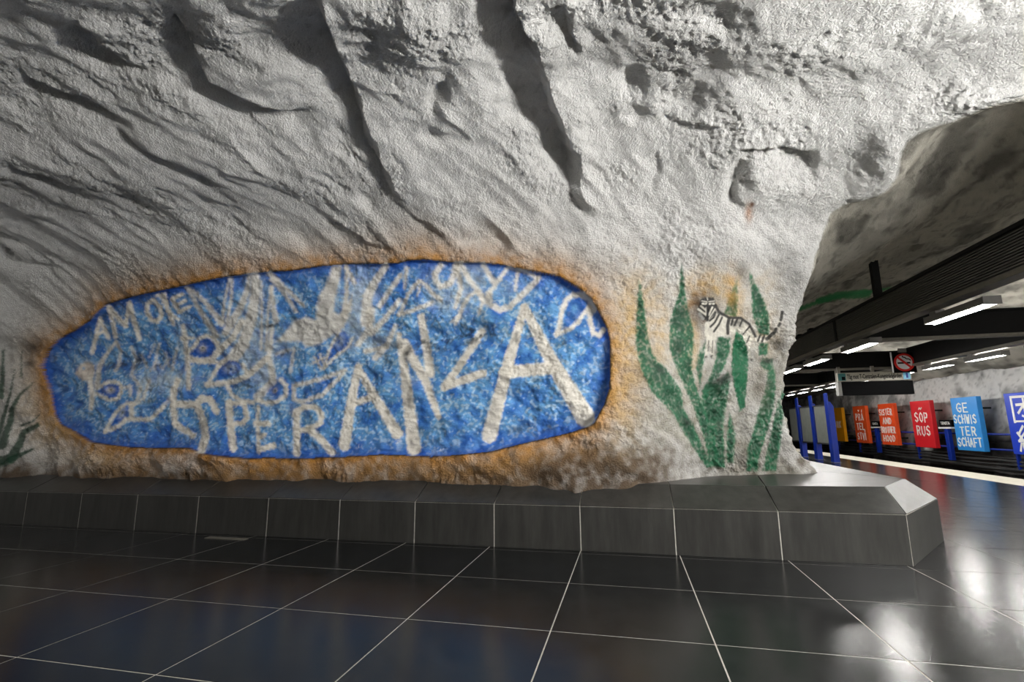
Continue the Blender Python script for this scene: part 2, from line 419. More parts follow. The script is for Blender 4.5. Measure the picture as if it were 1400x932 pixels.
# --- paint, given by points surveyed on the wall
px, py = project(PD); px = np.nan_to_num(px, nan=-9999).astype(np.float32); py = np.nan_to_num(py, nan=-9999).astype(np.float32)
px[~is_wall] = -9999
jit = 1.6*perlin(Q*26, 71); jit2 = 1.6*perlin(Q*26, 72)
jx, jy = px+jit, py+jit2                                 # sprayed, slightly ragged outlines
C = np.empty((len(P), 3), np.float32)
base = np.array([.69, .685, .672], np.float32); C[:] = base
g1 = fbm(QA*1.3, 3, 81); g2 = fbm(Q*9, 2, 82); g3 = perlin(Q*34, 83)
C *= (1-.22*sstep(.0, .55, g1))[:, None]
C *= (1-.16*sstep(.15, .6, g2))[:, None]
C *= (1-.45*sstep(.42, .7, g3)*sstep(-.1, .5, g1))[:, None]
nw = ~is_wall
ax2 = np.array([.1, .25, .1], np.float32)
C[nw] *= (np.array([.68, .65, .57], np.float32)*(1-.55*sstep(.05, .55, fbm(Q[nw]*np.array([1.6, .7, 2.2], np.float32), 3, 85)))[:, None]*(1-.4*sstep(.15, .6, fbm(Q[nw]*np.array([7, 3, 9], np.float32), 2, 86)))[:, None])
def mixc(mask_idx, col, a):
    C[mask_idx] = C[mask_idx]*(1-a[:, None])+np.array(col, np.float32)*a[:, None]
def bbox(pts, pad):
    xs = [p[0] for p in pts]; ys = [p[1] for p in pts]
    return np.where((px > min(xs)-pad) & (px < max(xs)+pad) & (py > min(ys)-pad) & (py < max(ys)+pad))[0]
label = np.zeros(len(P), np.int16)
def stroke(pts, wd, col, a=1.0, soft=2.0, lab=0, wd2=None, ragged=True):
    wm = max(wd, wd2 or wd)
    mk = bbox(pts, wm/2+soft+5)
    if not len(mk): return
    X, Yv = (jx[mk], jy[mk]) if ragged else (px[mk], py[mk])
    d, t, _ = seg_dist(X, Yv, pts); hw = (wd+((wd2 or wd)-wd)*t)/2
    al = (1-sstep(hw-soft, hw+soft, d))*a
    mixc(mk, col, al)
    if lab: label[mk[al > .5]] = lab
def fill(pts, col, a=1.0, soft=2.0, lab=0, tex=None):
    mk = bbox(pts, soft+6)
    if not len(mk): return
    d, _, _ = seg_dist(jx[mk], jy[mk], pts+[pts[0]]); s = np.where(inside(jx[mk], jy[mk], pts), d, -d)
    al = sstep(-soft, soft, s)*a
    if tex is not None: al = al*tex[mk]
    mixc(mk, col, al)
    if lab: label[mk[s > 0]] = lab
def blob(x, y, rx, ry, col, a, ang=0, tex=None):
    R = max(rx, ry)*2.6; mk = np.where((np.abs(px-x) < R) & (np.abs(py-y) < R))[0]
    if not len(mk): return
    c, s = math.cos(math.radians(ang)), math.sin(math.radians(ang))
    u = ((jx[mk]-x)*c+(jy[mk]-y)*s)/rx; v = (-(jx[mk]-x)*s+(jy[mk]-y)*c)/ry
    al = a*np.exp(-(u*u+v*v))
    if tex is not None: al = al*tex[mk]
    mixc(mk, col, al)

ORANGE = srgb(186, 128, 40); OCHRE = srgb(220, 182, 112); DIRT = srgb(92, 78, 64); NOISE_T = np.clip(.75+.9*g2, .25, 1.2)
front = np.where((px > -60) & (px < 1110) & (py > 240) & (py < 700))[0]
# wall made darker towards the bottom; grey-brown stains round the painted pillar
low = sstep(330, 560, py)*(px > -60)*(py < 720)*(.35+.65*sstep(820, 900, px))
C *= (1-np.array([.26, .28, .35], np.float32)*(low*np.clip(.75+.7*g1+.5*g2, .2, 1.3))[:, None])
for a in ((862, 610, 40, 34, .6), (905, 640, 40, 20, .55), (1045, 625, 30, 24, .35), (980, 560, 30, 60, .3), (1060, 470, 16, 40, .4), (1100, 628, 24, 14, .7), (1020, 640, 60, 8, .5), (950, 330, 50, 30, .15), (1070, 380, 20, 40, .25)):
    blob(*a[:4], srgb(92, 84, 72), a[4], tex=np.clip(.7+.9*g2+.4*g3, .2, 1.2))
# dirty foot of the wall
wl = 634-26*sstep(600, 800, px)+12*perlin(Q*3.1, 91)
foot = sstep(0, 34, py-(wl-16))*(px > -60)*(py < 720)*(py > 560)*(1-.75*sstep(880, 940, px))
mixc(np.arange(len(P)), DIRT, np.clip(foot*.98*np.clip(1.0+.35*g2, .72, 1.1), 0, 1))
# painted rim: brown orange spray around the field, fading outwards
dP, _, _ = seg_dist(jx[front], jy[front], FIELD+[FIELD[0]]); inP = inside(px[front], py[front], FIELD)
o = np.where(inP, 0, np.exp(-(dP/19.0)**1.4))*np.clip(.95+.5*g2[front], .3, 1.15)
wide = np.where(inP, 0, np.exp(-(dP/46.0)**2))*.34*np.clip(.8+.8*g1[front], 0, 1.2)
mixc(front, srgb(190, 150, 100), np.clip(wide, 0, 1))
mixc(front, ORANGE, np.clip(o*.9, 0, .88))
mixc(front, (.02, .016, .012), np.clip(np.exp(-(dP/2.0)**2)*.9, 0, 1))
for a in ((862, 440, 26, 70, .75), (890, 400, 16, 34, .35), (965, 395, 30, 24, .75), (905, 455, 18, 46, .6), (1005, 420, 14, 44, .7), (945, 460, 14, 60, .6), (985, 395, 22, 20, .5),
          (1045, 450, 18, 40, .45), (850, 540, 22, 60, .5), (70, 590, 30, 20, .4), (125, 625, 40, 10, .3), (35, 560, 20, 40, .25), (1045, 385, 20, 20, .25)):
    blob(*a[:4], OCHRE, a[4]*.85, tex=np.clip(NOISE_T, .5, 1.05))
blob(955, 418, 16, 26, srgb(140, 90, 25), .75, tex=NOISE_T)
blob(1028, 279, 3, 4, srgb(90, 45, 10), 1); blob(1024, 290, 5, 12, srgb(190, 120, 50), .6)
blob(47, 474, 14, 10, srgb(60, 48, 36), .8); blob(58, 520, 8, 50, ORANGE, .5)

# the blue field
fld = np.where(inside(px, py, FIELD))[0]
label[fld] = 1
t1 = fbm(Q[fld]*6, 3, 95); t2 = perlin(Q[fld]*22, 96); t3 = perlin(Q[fld]*40, 97)
b0 = np.array(srgb(104, 164, 218)); b1 = np.array(srgb(54, 116, 202)); b2 = np.array(srgb(186, 216, 238)); b3 = np.array(srgb(28, 74, 176))
c = b0+(b1-b0)*np.clip(.35+.9*t1+.35*t2, 0, 1)[:, None]
c = c+(b2-c)*(np.clip(sstep(.05, .5, t2+.5*t1*-1)*.75, 0, 1))[:, None]
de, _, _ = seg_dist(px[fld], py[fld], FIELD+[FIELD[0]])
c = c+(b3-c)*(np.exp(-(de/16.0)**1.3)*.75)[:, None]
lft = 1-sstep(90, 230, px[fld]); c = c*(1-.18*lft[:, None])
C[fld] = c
WHT = srgb(236, 230, 218); PALE = srgb(206, 220, 230); GREY = srgb(60, 66, 74); LB = srgb(110, 170, 220); BL = srgb(30, 92, 190)
def ws(pts, wd=6, a=.92, soft=2.2, col=WHT, lab=0, wd2=None): stroke(pts, wd, col, a, soft, lab, wd2)
# washes
for a in ((228, 520, 34, 13, .75), (196, 530, 10, 20, .5), (365, 510, 12, 40, .6), (348, 430, 16, 60, .55), (330, 470, 16, 40, .5), (480, 430, 22, 44, .5), (500, 405, 16, 34, .6),
          (605, 410, 22, 16, .6), (632, 390, 12, 34, .55), (300, 468, 12, 16, .5), (520, 470, 24, 10, .45), (385, 470, 20, 22, .35), (405, 560, 14, 10, .25), (120, 500, 10, 8, .4),
          (560, 520, 20, 10, .2), (345, 505, 14, 22, .4), (250, 460, 10, 40, .3), (655, 385, 12, 30, .4), (590, 375, 14, 12, .35), (500, 460, 30, 20, .3), (700, 395, 30, 16, .2)):
    blob(*a[:4], PALE, a[4], tex=np.clip(1+.7*g2, .3, 1.3))
# upper row of strokes: ears and horns of the painted animals
for pts, wd, wd2 in (([(255.8, 393), (275, 427), (296, 459)], 5, 8), ([(260, 395), (280, 412), (303, 442)], 5, 9), ([(314, 380), (307, 412), (304, 440)], 4, 5), ([(317, 382), (316, 412), (310, 440)], 4, 5),
        ([(341, 376), (338, 398), (330, 418), (309, 454)], 5, 12), ([(349, 378), (349, 400), (345, 430), (333, 470), (310, 500)], 12, 18), ([(357, 384), (358, 430), (357, 477)], 3, 4), ([(371, 392), (366, 430), (364, 478)], 4, 4), ([(371, 392), (373, 415), (377, 438)], 5, 9),
        ([(369, 374), (388, 392), (415, 418)], 8, 5), ([(372, 382), (390, 402), (405, 426)], 7, 5), ([(372, 445), (368, 490), (374, 520), (352, 543)], 6, 12),
        ([(473, 364), (484, 386)], 5, 7), ([(474, 366), (474, 400), (470, 430)], 4, 8), ([(527, 364), (511, 388), (502, 406), (500, 440)], 9, 16), ([(507, 425), (505, 450), (490, 470)], 12, 8),
        ([(547, 377), (533, 397), (519, 418)], 7, 7), ([(556, 367), (553, 395)], 6, 3), ([(546, 411), (525, 437), (508, 456)], 7, 8), ([(541, 445), (536, 456), (529, 472), (513, 489)], 6, 9), ([(529, 474), (500, 480)], 5, 8),
        ([(573, 384), (558, 402), (546, 430)], 6, 5), ([(546, 430), (568, 423), (590, 414)], 6, 7), ([(573, 384), (584, 391), (592, 402), (602, 410)], 5, 7), ([(574, 392), (571, 404)], 4, 2),
        ([(603, 363), (595, 374), (596, 384), (603, 392), (615, 388), (622, 374), (624, 362)], 8, 9), ([(630, 361), (640, 380), (655, 400), (664, 413)], 8, 8), ([(625, 363), (630, 395), (622, 420)], 8, 6),
        ([(660, 361), (668, 374), (674, 384)], 6, 9), ([(694, 367), (684, 380), (672, 396), (667, 405)], 6, 7), ([(668, 402), (670, 416), (683, 423), (696, 420), (711, 406), (724, 393), (737, 380)], 9, 8), ([(708, 371), (704, 396)], 5, 4),
        ([(623, 442), (629, 428), (634, 416), (642, 404), (650, 399), (658, 404), (659, 414), (655, 428)], 6, 5), ([(628, 432), (618, 440)], 6, 3), ([(697, 366), (720, 372), (735, 380)], 3, 6)):
    ws(pts, wd, .85, 2.4, wd2=wd2)
# goat body
fill([(454, 364), (467, 363), (464, 385), (458, 410), (457, 426), (464, 430), (474, 416), (482, 402), (480, 425), (474, 440), (466, 452), (455, 458), (447, 464), (436, 471), (418, 475), (412, 467), (377, 467),
      (388, 456), (402, 438), (418, 433), (431, 437), (433, 420), (437, 402), (446, 388)], WHT, .88, 3)
fill([(448, 492), (453, 472), (462, 456), (472, 453), (477, 462), (474, 475), (464, 482)], BL, .85, 2)
ws([(443, 503), (452, 474), (464, 452)], 4); ws([(443, 503), (458, 488), (476, 474), (482, 462)], 4); blob(464, 466, 6, 8, PALE, .8, 25); blob(463, 467, 2, 3, BL, .9)
ws([(430, 488), (440, 505)], 3); ws([(437, 484), (444, 500)], 3); ws([(428, 496), (445, 488)], 3)
ws([(470, 507), (436, 519), (402, 527), (402, 545), (412, 550), (440, 540), (462, 518), (472, 506)], 6, .85); fill([(412, 534), (440, 522), (458, 514), (444, 532), (420, 542)], BL, .5, 3)
ws([(402, 477), (397, 508)], 5, .7); ws([(378, 484), (396, 478)], 5, .6)
# eyes of the birds
def eye(x, y, rx, ry, ang=0):
    blob(x, y, rx*.95, ry*.95, BL, 1.0, ang); blob(x, y, rx*.7, ry*.7, BL, .9, ang); blob(x, y, rx*.36, ry*.4, WHT, .95, ang); blob(x, y, max(1.6, rx*.14), max(1.6, ry*.2), srgb(50, 70, 110), .95)
fill([(258, 484), (268, 474), (278, 464), (290, 463), (294, 474), (291, 487), (276, 489)], BL, .95, 2); blob(277, 476, 5, 5, WHT, .95); blob(277, 476, 1.8, 2, GREY, .9)
ws([(256, 481), (266, 473), (272, 463), (281, 459), (290, 461), (297, 468)], 6); ws([(258, 489), (275, 493), (290, 491), (299, 480), (318, 462), (330, 440)], 7, wd2=10); ws([(297, 468), (300, 482)], 6)
ws([(250.5, 446), (254, 470), (257, 497), (258.5, 530)], 7); ws([(250, 462), (265, 462)], 8, wd2=3); ws([(263, 493), (296, 495)], 6)
fill([(297, 512), (303, 500), (312, 493), (324, 494), (331, 501), (324, 511), (308, 517)], BL, .95, 2); blob(315.5, 503.5, 8, 6, PALE, .95); blob(315.5, 504, 3, 2.5, BL, 1)
ws([(284, 525), (292, 511), (299, 499), (308, 492)], 6); ws([(283, 526), (302, 524), (321, 521), (338, 514), (350, 503), (364, 490)], 7, wd2=9); ws([(332, 498), (337, 508)], 6)
ws([(352, 547), (365, 551), (378, 549), (391, 540), (391, 527), (384, 519)], 6); eye(376, 533.5, 8, 9, 60)
ws([(311, 527), (317, 540), (330, 547), (346, 550)], 6)
# left bird
blob(118, 505, 9, 9, WHT, .95); fill([(103, 510), (110, 498), (120, 494), (129, 500), (129, 512), (122, 521), (112, 520)], srgb(228, 216, 204), .95, 2); blob(114, 504, 2, 2, LB, .9)
ws([(123, 516), (126, 540), (125, 558)], 9, wd2=6); ws([(132.5, 526), (136, 500), (147, 482), (158, 468)], 8, .85, wd2=4); ws([(159, 467), (165, 480), (163, 498), (158, 506)], 5, .75); ws([(150, 497), (160, 480)], 8, .5, col=LB)
ws([(180, 475), (186, 490), (180, 512), (189, 525)], 5, .7); ws([(192, 530), (188, 545), (184, 552), (196, 545), (204, 520)], 5, .75)
ws([(194, 486), (201, 502)], 4, .7); ws([(218, 470), (214, 486), (211, 505)], 4, .7); ws([(204, 488), (212, 470)], 3, .6); ws([(242, 476), (238, 492), (236, 506)], 4, .7); ws([(226, 482), (231, 500)], 4, .6); ws([(206, 505), (215, 492), (222, 505), (232, 490)], 3, .6)
fill([(133, 535), (142, 528), (152, 524), (162, 527), (164, 536), (158, 545), (148, 543)], BL, .95, 2); blob(151, 533, 6, 4, WHT, .95); blob(151.5, 532.5, 1.6, 1.8, GREY, .9)
ws([(132.5, 531), (142, 525), (150, 522), (159, 522), (165, 526), (166, 535), (162, 544), (150, 547), (140, 542), (132, 538)], 5); ws([(166, 530), (178, 528), (178, 540)], 5, .8)
fill([(152, 580), (160, 568), (170, 556), (176, 558), (175, 569), (164, 577)], BL, .95, 2); blob(167, 565, 4, 7, PALE, .9, 30); blob(167, 565, 1.4, 3, GREY, .8, 30)
ws([(143.7, 590), (150, 577), (157, 566), (165, 557), (174, 551), (183, 552)], 5); ws([(144, 590), (163, 582), (172, 573), (182, 573), (206, 573), (214, 565), (224, 556)], 6); ws([(180, 552), (180, 572)], 7); ws([(223, 556), (232, 545)], 5, .6)
# right bird
fill([(770, 452), (772, 435), (778, 418), (788, 406), (799, 408), (801, 420), (794, 433), (784, 444)], BL, .7, 3); blob(785, 421, 5, 6, LB, .9)
ws([(761, 458), (765, 446), (768, 425), (774, 410), (784, 403), (797, 403), (807, 412), (812, 424)], 7); ws([(761, 457), (780, 449), (790, 440), (799, 428), (806, 420)], 6); ws([(806, 420), (807, 440), (811, 455), (819, 458), (825, 451)], 7)
# letters of the two words
L_ = [2]
def letter(strokes):
    for s in strokes: ws(s[0], s[1], .97, 2.0, lab=L_[0], wd2=(s[2] if len(s) > 2 else None))
    L_[0] += 1
letter([([(126, 482), (132, 458), (137, 436)], 6), ([(137, 436), (142, 448), (148, 461)], 6), ([(131, 458), (143, 452)], 4)])
letter([([(148.5, 419), (154, 438), (158, 460)], 6), ([(150, 421), (161, 434), (172, 445)], 7), ([(172, 445), (177, 415)], 6), ([(177, 415), (183, 438), (191, 463)], 7)])
letter([([(210, 410), (202, 415), (201, 426), (207, 437), (215, 440), (221, 432), (219, 420), (210, 410)], 6)])
letter([([(214, 404), (226, 402)], 4), ([(220, 405), (230, 425), (244, 437)], 4), ([(225, 404), (230, 424), (237, 442)], 6)])
letter([([(236, 408), (240, 418), (245, 426)], 5), ([(236, 408), (249, 402)], 5), ([(240, 417), (253, 411)], 5), ([(245, 426), (259, 419)], 5)])
letter([([(243, 520), (237, 535), (237, 560), (240, 580)], 9), ([(238, 552), (264, 553)], 10), ([(240, 580), (252, 588), (264, 595)], 9)])
letter([([(296, 562), (287, 546), (276, 544), (269, 552), (278, 575), (281, 597), (276, 615)], 9, 11)])
letter([([(313, 550), (315, 580), (319, 612)], 10, 11), ([(313, 551), (334, 551), (338, 570), (332, 578), (316, 580)], 7)])
letter([([(353, 556), (352, 580), (354, 618)], 5), ([(350, 579), (367, 579)], 8), ([(354, 598), (362, 594)], 6), ([(355, 614), (374, 609)], 8)])
letter([([(405, 562), (406, 590), (406, 619)], 10), ([(403, 566), (415, 556), (430, 556), (440, 566), (438, 578), (425, 585), (412, 588)], 8), ([(422, 586), (438, 600), (454, 618)], 10)])
letter([([(490, 501), (481, 545), (471, 608)], 10, 16), ([(490, 503), (514, 545), (543, 592)], 9, 16), ([(480, 553), (510, 542)], 9)])
letter([([(545, 457), (555, 520), (566, 612)], 7, 20), ([(552, 470), (580, 517), (600, 570)], 16, 8), ([(576, 433), (582, 468), (588, 510)], 10, 13)])
letter([([(659, 453), (635, 490), (608, 529)], 11, 11), ([(608, 528), (635, 519), (660, 510)], 11, 12)])
letter([([(717, 420), (694, 500), (669, 595)], 10, 21), ([(717, 420), (752, 490), (800, 570)], 11, 27), ([(690, 509), (756, 503)], 17)])
NLET = L_[0]-2
# grime lying on the rough parts of the field
GT = np.clip(.2+1.6*g2+.6*g3, 0, 1.2)
for a in ((600, 470, 60, 14, .7, -12), (550, 480, 40, 12, .5, -20), (510, 465, 30, 14, .6, 20), (650, 455, 40, 12, .7, -6), (690, 465, 40, 10, .6, 0), (180, 495, 50, 10, .7, -8), (215, 490, 20, 16, .6, 0),
          (372, 445, 18, 5, .8, -5), (388, 487, 14, 9, .7, 0), (205, 535, 12, 22, .6, 10), (262, 573, 16, 10, .8, 10), (235, 595, 24, 8, .7, 0), (87, 526, 12, 8, .8, 0), (98, 556, 12, 4, .7, 0),
          (285, 532, 18, 6, .6, -5), (335, 530, 18, 10, .5, 0), (350, 588, 26, 10, .4, -15), (540, 555, 60, 8, .5, -20), (720, 530, 30, 14, .5, -20), (730, 585, 60, 8, .6, -8), (610, 590, 60, 18, .4, -15),
          (330, 620, 20, 6, .6, 0), (760, 465, 60, 10, .5, 10), (560, 460, 18, 10, .6, -30), (630, 440, 40, 10, .5, -10)):
    blob(a[0], a[1], a[2], a[3], srgb(46, 48, 54), a[4], a[5], tex=GT)
for x, y in ((545, 603), (602, 614), (490, 610), (728, 583), (452, 612)): blob(x, y, 4, 2.5, (.85, .85, .85), .8, -20, tex=np.clip(.5+2*g3, 0, 1))

# painted agave leaves on the pillar
GRN = np.array(srgb(22, 92, 58)); 
def zp(pts): return [(850+x*.3435, 340+y*.3435) for x, y in pts]
LV = [[(68,125),(60,250),(55,380),(75,480),(120,570),(200,650),(240,720),(290,800),(335,870),(358,870),(325,790),(285,700),(248,640),(236,560),(180,480),(130,430),(105,350),(90,230),(78,150)],
      [(237,60),(225,180),(190,290),(190,400),(220,480),(245,540),(290,640),(330,760),(350,865),(388,865),(370,760),(340,660),(300,560),(280,480),(287,330),(262,230),(245,100)],
      [(458,120),(430,190),(408,260),(458,272),(462,200)],
      [(505,85),(515,180),(520,260),(545,340),(588,345),(590,280),(565,200),(525,120)],
      [(455,320),(440,400),(437,480),(452,560),(470,645),(490,630),(502,480),(502,400),(482,350)],
      [(425,490),(360,545),(315,585),(330,660),(360,740),(378,872),(412,872),(405,700),(425,580),(432,510)],
      [(382,350),(374,440),(350,510),(318,565),(330,600),(365,550),(410,470),(432,400),(432,352)],
      [(335,365),(302,425),(296,470),(312,560),(322,480),(332,420)],
      [(560,432),(600,442),(613,500),(610,600),(590,700),(555,800),(540,884),(495,884),(500,790),(530,700),(545,640),(570,560),(582,490),(550,465)],
      [(652,540),(625,600),(600,700),(580,800),(560,884),(612,884),(632,780),(642,680),(658,600)],
      [(430,650),(415,760),(420,852),(446,852),(452,740)],
      [(545,375),(582,375),(580,425),(545,425)]]
AG0 = 40
def leaf_tex(seed): return np.clip(.95+.6*perlin(Q*24, seed)+.4*g3, .45, 1)
LT = leaf_tex(111)
shade_l = np.clip(.5+.8*perlin(Q*7, 112), 0, 1)
fill(zp([(455,640),(470,720),(480,872),(500,872),(520,720),(490,640)]), srgb(120, 118, 110), .5, 3)
for k, l in enumerate(LV):
    pl = zp(l); fill(pl, srgb(22, 94, 62), .97, 2.0, AG0+k, LT)
    mk = bbox(pl, 3); mk = mk[inside(px[mk], py[mk], pl)]
    d, _, _ = seg_dist(px[mk], py[mk], pl+[pl[0]])
    mixc(mk, srgb(12, 52, 36), np.clip(shade_l[mk]*sstep(0, 5, d)*.8, 0, 1))
for p1, p2 in ((( -6, 300), (60, 330)),): pass
blob(850+400*.3435, 340+520*.3435, 22, 7, srgb(20, 22, 20), .85, -25); blob(850+262*.3435, 340+690*.3435, 8, 5, srgb(20, 25, 20), .8, 30); blob(850+580*.3435, 340+445*.3435, 10, 4, srgb(24, 26, 22), .85)
blob(850+630*.3435, 340+380*.3435, 12, 8, srgb(60, 56, 48), .7, 20); blob(850+480*.3435, 340+80*.3435, 9, 14, srgb(110, 106, 98), .6); blob(850+150*.3435, 340+480*.3435, 12, 6, srgb(20, 40, 30), .7, 40); blob(850+540*.3435, 340+560*.3435, 14, 26, srgb(110, 96, 76), .5)
blob(1000, 400, 7, 30, srgb(190, 140, 60), .5, 0, NOISE_T)
# painted tiger
TG = 60
def zt(pts): return [(930+x*.118, 390+y*.118) for x, y in pts]
def zb(x, y, r, col, a, r2=None): blob(930+x*.118, 390+y*.118, r*.118, (r2 or r)*.118, col, a)
def zs(pts, wd, col=(.012, .012, .012), a=.95, lab=TG): stroke(zt(pts), wd*(.145 if col[0] < .1 else .118), col, a, .8, lab, ragged=False)
TW = srgb(216, 212, 200); K = (.012, .012, .012)
zb(290, 268, 165, K, 1.0, 185)
fill(zt([(330,410),(420,330),(470,350),(560,370),(700,370),(790,440),(850,530),(880,600),(820,640),(800,700),(835,860),(795,860),(770,700),(700,560),(610,600),(600,570),(440,590),(400,640),(392,835),(350,835),(342,640),(312,835),(278,835),(308,620),(280,540),(290,440)]), TW, .95, 1.2, TG)
fill(zt([(215,250),(245,150),(390,135),(415,220),(400,300),(340,395),(290,405),(225,350)]), K, .95, 1.2, TG)
zs([(870,600),(935,625),(1000,620)], 60, TW); zs([(1000,615),(1080,560),(1130,480),(1175,340)], 40, TW, .7)
for p, wd in (([(225,330),(265,385)], 34), ): zs(p, wd, srgb(150, 150, 145))
for p, wd in (([(240,240),(300,290)], 20), ([(210,275),(290,335)], 22), ([(372,255),(330,345)], 20), ([(402,275),(332,385)], 15), ([(300,260),(300,350)], 14), ([(250,180),(310,190)], 9), ([(332,188),(395,182)], 9), ([(310,140),(320,170)], 8)): zs(p, wd, TW)
zs([(258,212),(312,214)], 20, TW); zs([(338,214),(390,212)], 20, TW); zs([(318,220),(315,400)], 24)
zb(287, 213, 9, K, .9); zb(363, 213, 9, K, .9)
for p, wd in (([(408,310),(390,370),(340,410)], 18), ([(448,340),(400,430),(350,480)], 20), ([(485,370),(450,450),(390,535)], 20), ([(410,230),(450,310),(560,372),(700,378),(800,450),(870,590)], 26), ([(565,390),(548,460),(552,555)], 30),
              ([(610,390),(590,460)], 18), ([(660,390),(630,460)], 20), ([(720,400),(690,470)], 18), ([(800,480),(730,565)], 16), ([(805,585),(770,665)], 12), ([(925,580),(900,645)], 20), ([(972,585),(948,650)], 22),
              ([(1005,620),(1070,560)], 34), ([(1092,545),(1112,505)], 32), ([(1140,470),(1152,442)], 28), ([(1165,400),(1182,310)], 30)): zs(p, wd)
zb(650, 430, 110, K, .75, 50); zb(470, 330, 50, K, .6, 30)
for x, y in ((295, 828), (364, 824), (820, 862)): zb(x, y, 20, K, .95)
zs([(330,640),(322,760)], 8); zs([(378,640),(370,780)], 8)
# the middle leaf stands before the tiger
pl = zp(LV[4]); fill(pl, srgb(22, 94, 62), .97, 1.5, AG0+4, LT)
# painted plant at the far left
LP0 = 80
def zl(pts): return [(x*.3008, 440+y*.3008) for x, y in pts]
DG = srgb(26, 62, 44)
for k, (p, wd, wd2) in enumerate((([(16,130),(12,230),(6,340)], 12, 26), ([(98,135),(97,250)], 4, 12), ([(66,215),(48,320),(20,420),(-10,520)], 5, 26), ([(150,278),(90,330),(56,390),(48,450),(10,560)], 8, 40), ([(180,420),(150,450),(100,470)], 5, 12),
                             ([(172,470),(110,500),(85,560),(50,620)], 20, 46), ([(150,577),(90,605),(20,640)], 10, 34), ([(-20,640),(40,620)], 60, 30))):
    stroke(zl(p), wd*.3008, DG, .92, 1.6, LP0+k, wd2*.3008)
blob(36, 522, 12, 16, srgb(190, 180, 165), .3); blob(40, 497, 9, 4, srgb(60, 52, 44), .7)
# green ribbon leaf painted on the tunnel vault
vx, vy = project(PD); vx = np.nan_to_num(vx, nan=-9999); vy = np.nan_to_num(vy, nan=-9999)
vault = (ci > ICOR+6) & (P[:, 1] < 40)
for pts, wd, wd2 in (([(1094, 422), (1122, 411), (1145, 405), (1185, 399), (1226, 393)], 6, 3), ([(1120, 411), (1145, 404), (1185, 401)], 9, 12)):
    mk = np.where(vault & (vx > 1080) & (vx < 1240) & (vy > 370) & (vy < 440))[0]
    if len(mk):
        d, t, _ = seg_dist(vx[mk].astype(np.float32)+jit[mk], vy[mk].astype(np.float32)+jit2[mk], pts)
        mixc(mk, srgb(40, 140, 80), (1-sstep(-1.2, 1.2, d-(wd+(wd2-wd)*t)/2))*.92)
C = np.clip(C, .004, .9)

# --- cut the shell into its objects
idx = np.arange(H*W).reshape(H, W)
Fq = np.stack([idx[:-1, :-1], idx[:-1, 1:], idx[1:, 1:], idx[1:, :-1]], -1).reshape(-1, 4)
if base_sgn < 0: Fq = Fq[:, ::-1]
frow = np.repeat(np.arange(H-1), W-1); fcol = np.tile(np.arange(W-1), H-1)
flab = label[Fq[:, 0]].copy()
ROW_CEIL = int(sum(row_counts[:7]))                     # above the field and the leaves the wall turns into the ceiling
flab[(fcol < ICOR) & (flab == 0) & (frow >= ROW_CEIL)] = 200
flab[(fcol >= ICOR)] = 201
def piece(name, mask, mt, parent=None):
    f = Fq[mask]
    if not len(f): return None
    u, inv = np.unique(f, return_inverse=True)
    me = nmesh(name, PD[u], inv.reshape(-1, 4), mt, True, C[u])
    return link(name, me, parent)
wall = piece('wall_back', flab == 0, M_ROCK); wall['kind'] = 'structure'
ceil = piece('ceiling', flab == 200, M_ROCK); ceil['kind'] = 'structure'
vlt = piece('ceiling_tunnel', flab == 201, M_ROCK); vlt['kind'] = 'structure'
mural = piece('rock_mural', flab == 1, M_PAINT)
tag(mural, 'blue oval mural sunk into the white rock, with white letters and bird heads', 'mural')
for k in range(NLET): piece('painted_letter', flab == 2+k, M_PAINT, mural)
ag = thing('painted_agave', 'tall green agave leaves painted on the rock pillar around the tiger', 'mural', tuple(on(985, 640, 1, 6.7)))
mw = ag.matrix_world
def piece_of(name, mask, mt, root):
    o = piece(name, mask, mt, root)
    if o is not None: o.location = [-c for c in root.location]
    return o
for k in range(len(LV)): piece_of('painted_leaf', flab == AG0+k, M_PAINT, ag)
tg = piece('painted_tiger', flab == TG, M_PAINT); tag(tg, 'small black and white striped tiger painted among the green leaves', 'mural')
lp = thing('painted_plant', 'dark green plant painted on the rock at the far left above the bench', 'mural', tuple(on(20, 640, 1, 6.0)))
for k in range(8): piece_of('painted_leaf', flab == LP0+k, M_PAINT, lp)

# ================================================================== OTHER WALLS (track side, behind, left)
def rough_wall(name, O, U, V, nu, nv, amp, seed, dark=None, flip=False):
    O, U, V = map(lambda a: np.array(a, float), (O, U, V))
    a, b = np.meshgrid(np.linspace(0, 1, nu), np.linspace(0, 1, nv))
    Pw = (O+a[..., None]*U+b[..., None]*V).reshape(-1, 3); n = np.cross(U, V); n /= np.linalg.norm(n)
    if flip: n = -n
    q = Pw.astype(np.float32)
    d = amp*(fbm(q*.7, 3, seed)+.35*fbm(q*3, 2, seed+5))
    Pw = Pw+n*d[:, None]
    c = np.empty((len(Pw), 3), np.float32); c[:] = (.74, .73, .715)
    c *= (1-.55*sstep(-.05, .5, fbm(q*1.2, 3, seed+9)))[:, None]
    c *= (1-.35*sstep(.1, .6, fbm(q*6, 2, seed+8)))[:, None]
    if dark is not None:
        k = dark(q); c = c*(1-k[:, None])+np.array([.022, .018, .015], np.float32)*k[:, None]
    ix = np.arange(nu*nv).reshape(nv, nu)
    F = np.stack([ix[:-1, :-1], ix[:-1, 1:], ix[1:, 1:], ix[1:, :-1]], -1).reshape(-1, 4)
    if flip: F = F[:, ::-1]
    o = link(name, nmesh(name, Pw, F, M_ROCK, True, c)); o['kind'] = 'structure'; return o
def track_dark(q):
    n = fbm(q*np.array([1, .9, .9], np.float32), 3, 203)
    return np.clip(sstep(.25, -.45, q[:, 2]-.55-.9*n)*.9+sstep(1.9, 1.2, q[:, 2]+.2*n)*sstep(.0, .25, perlin(q*np.array([.5, .5, .2], np.float32), 207))*.75, 0, 1)
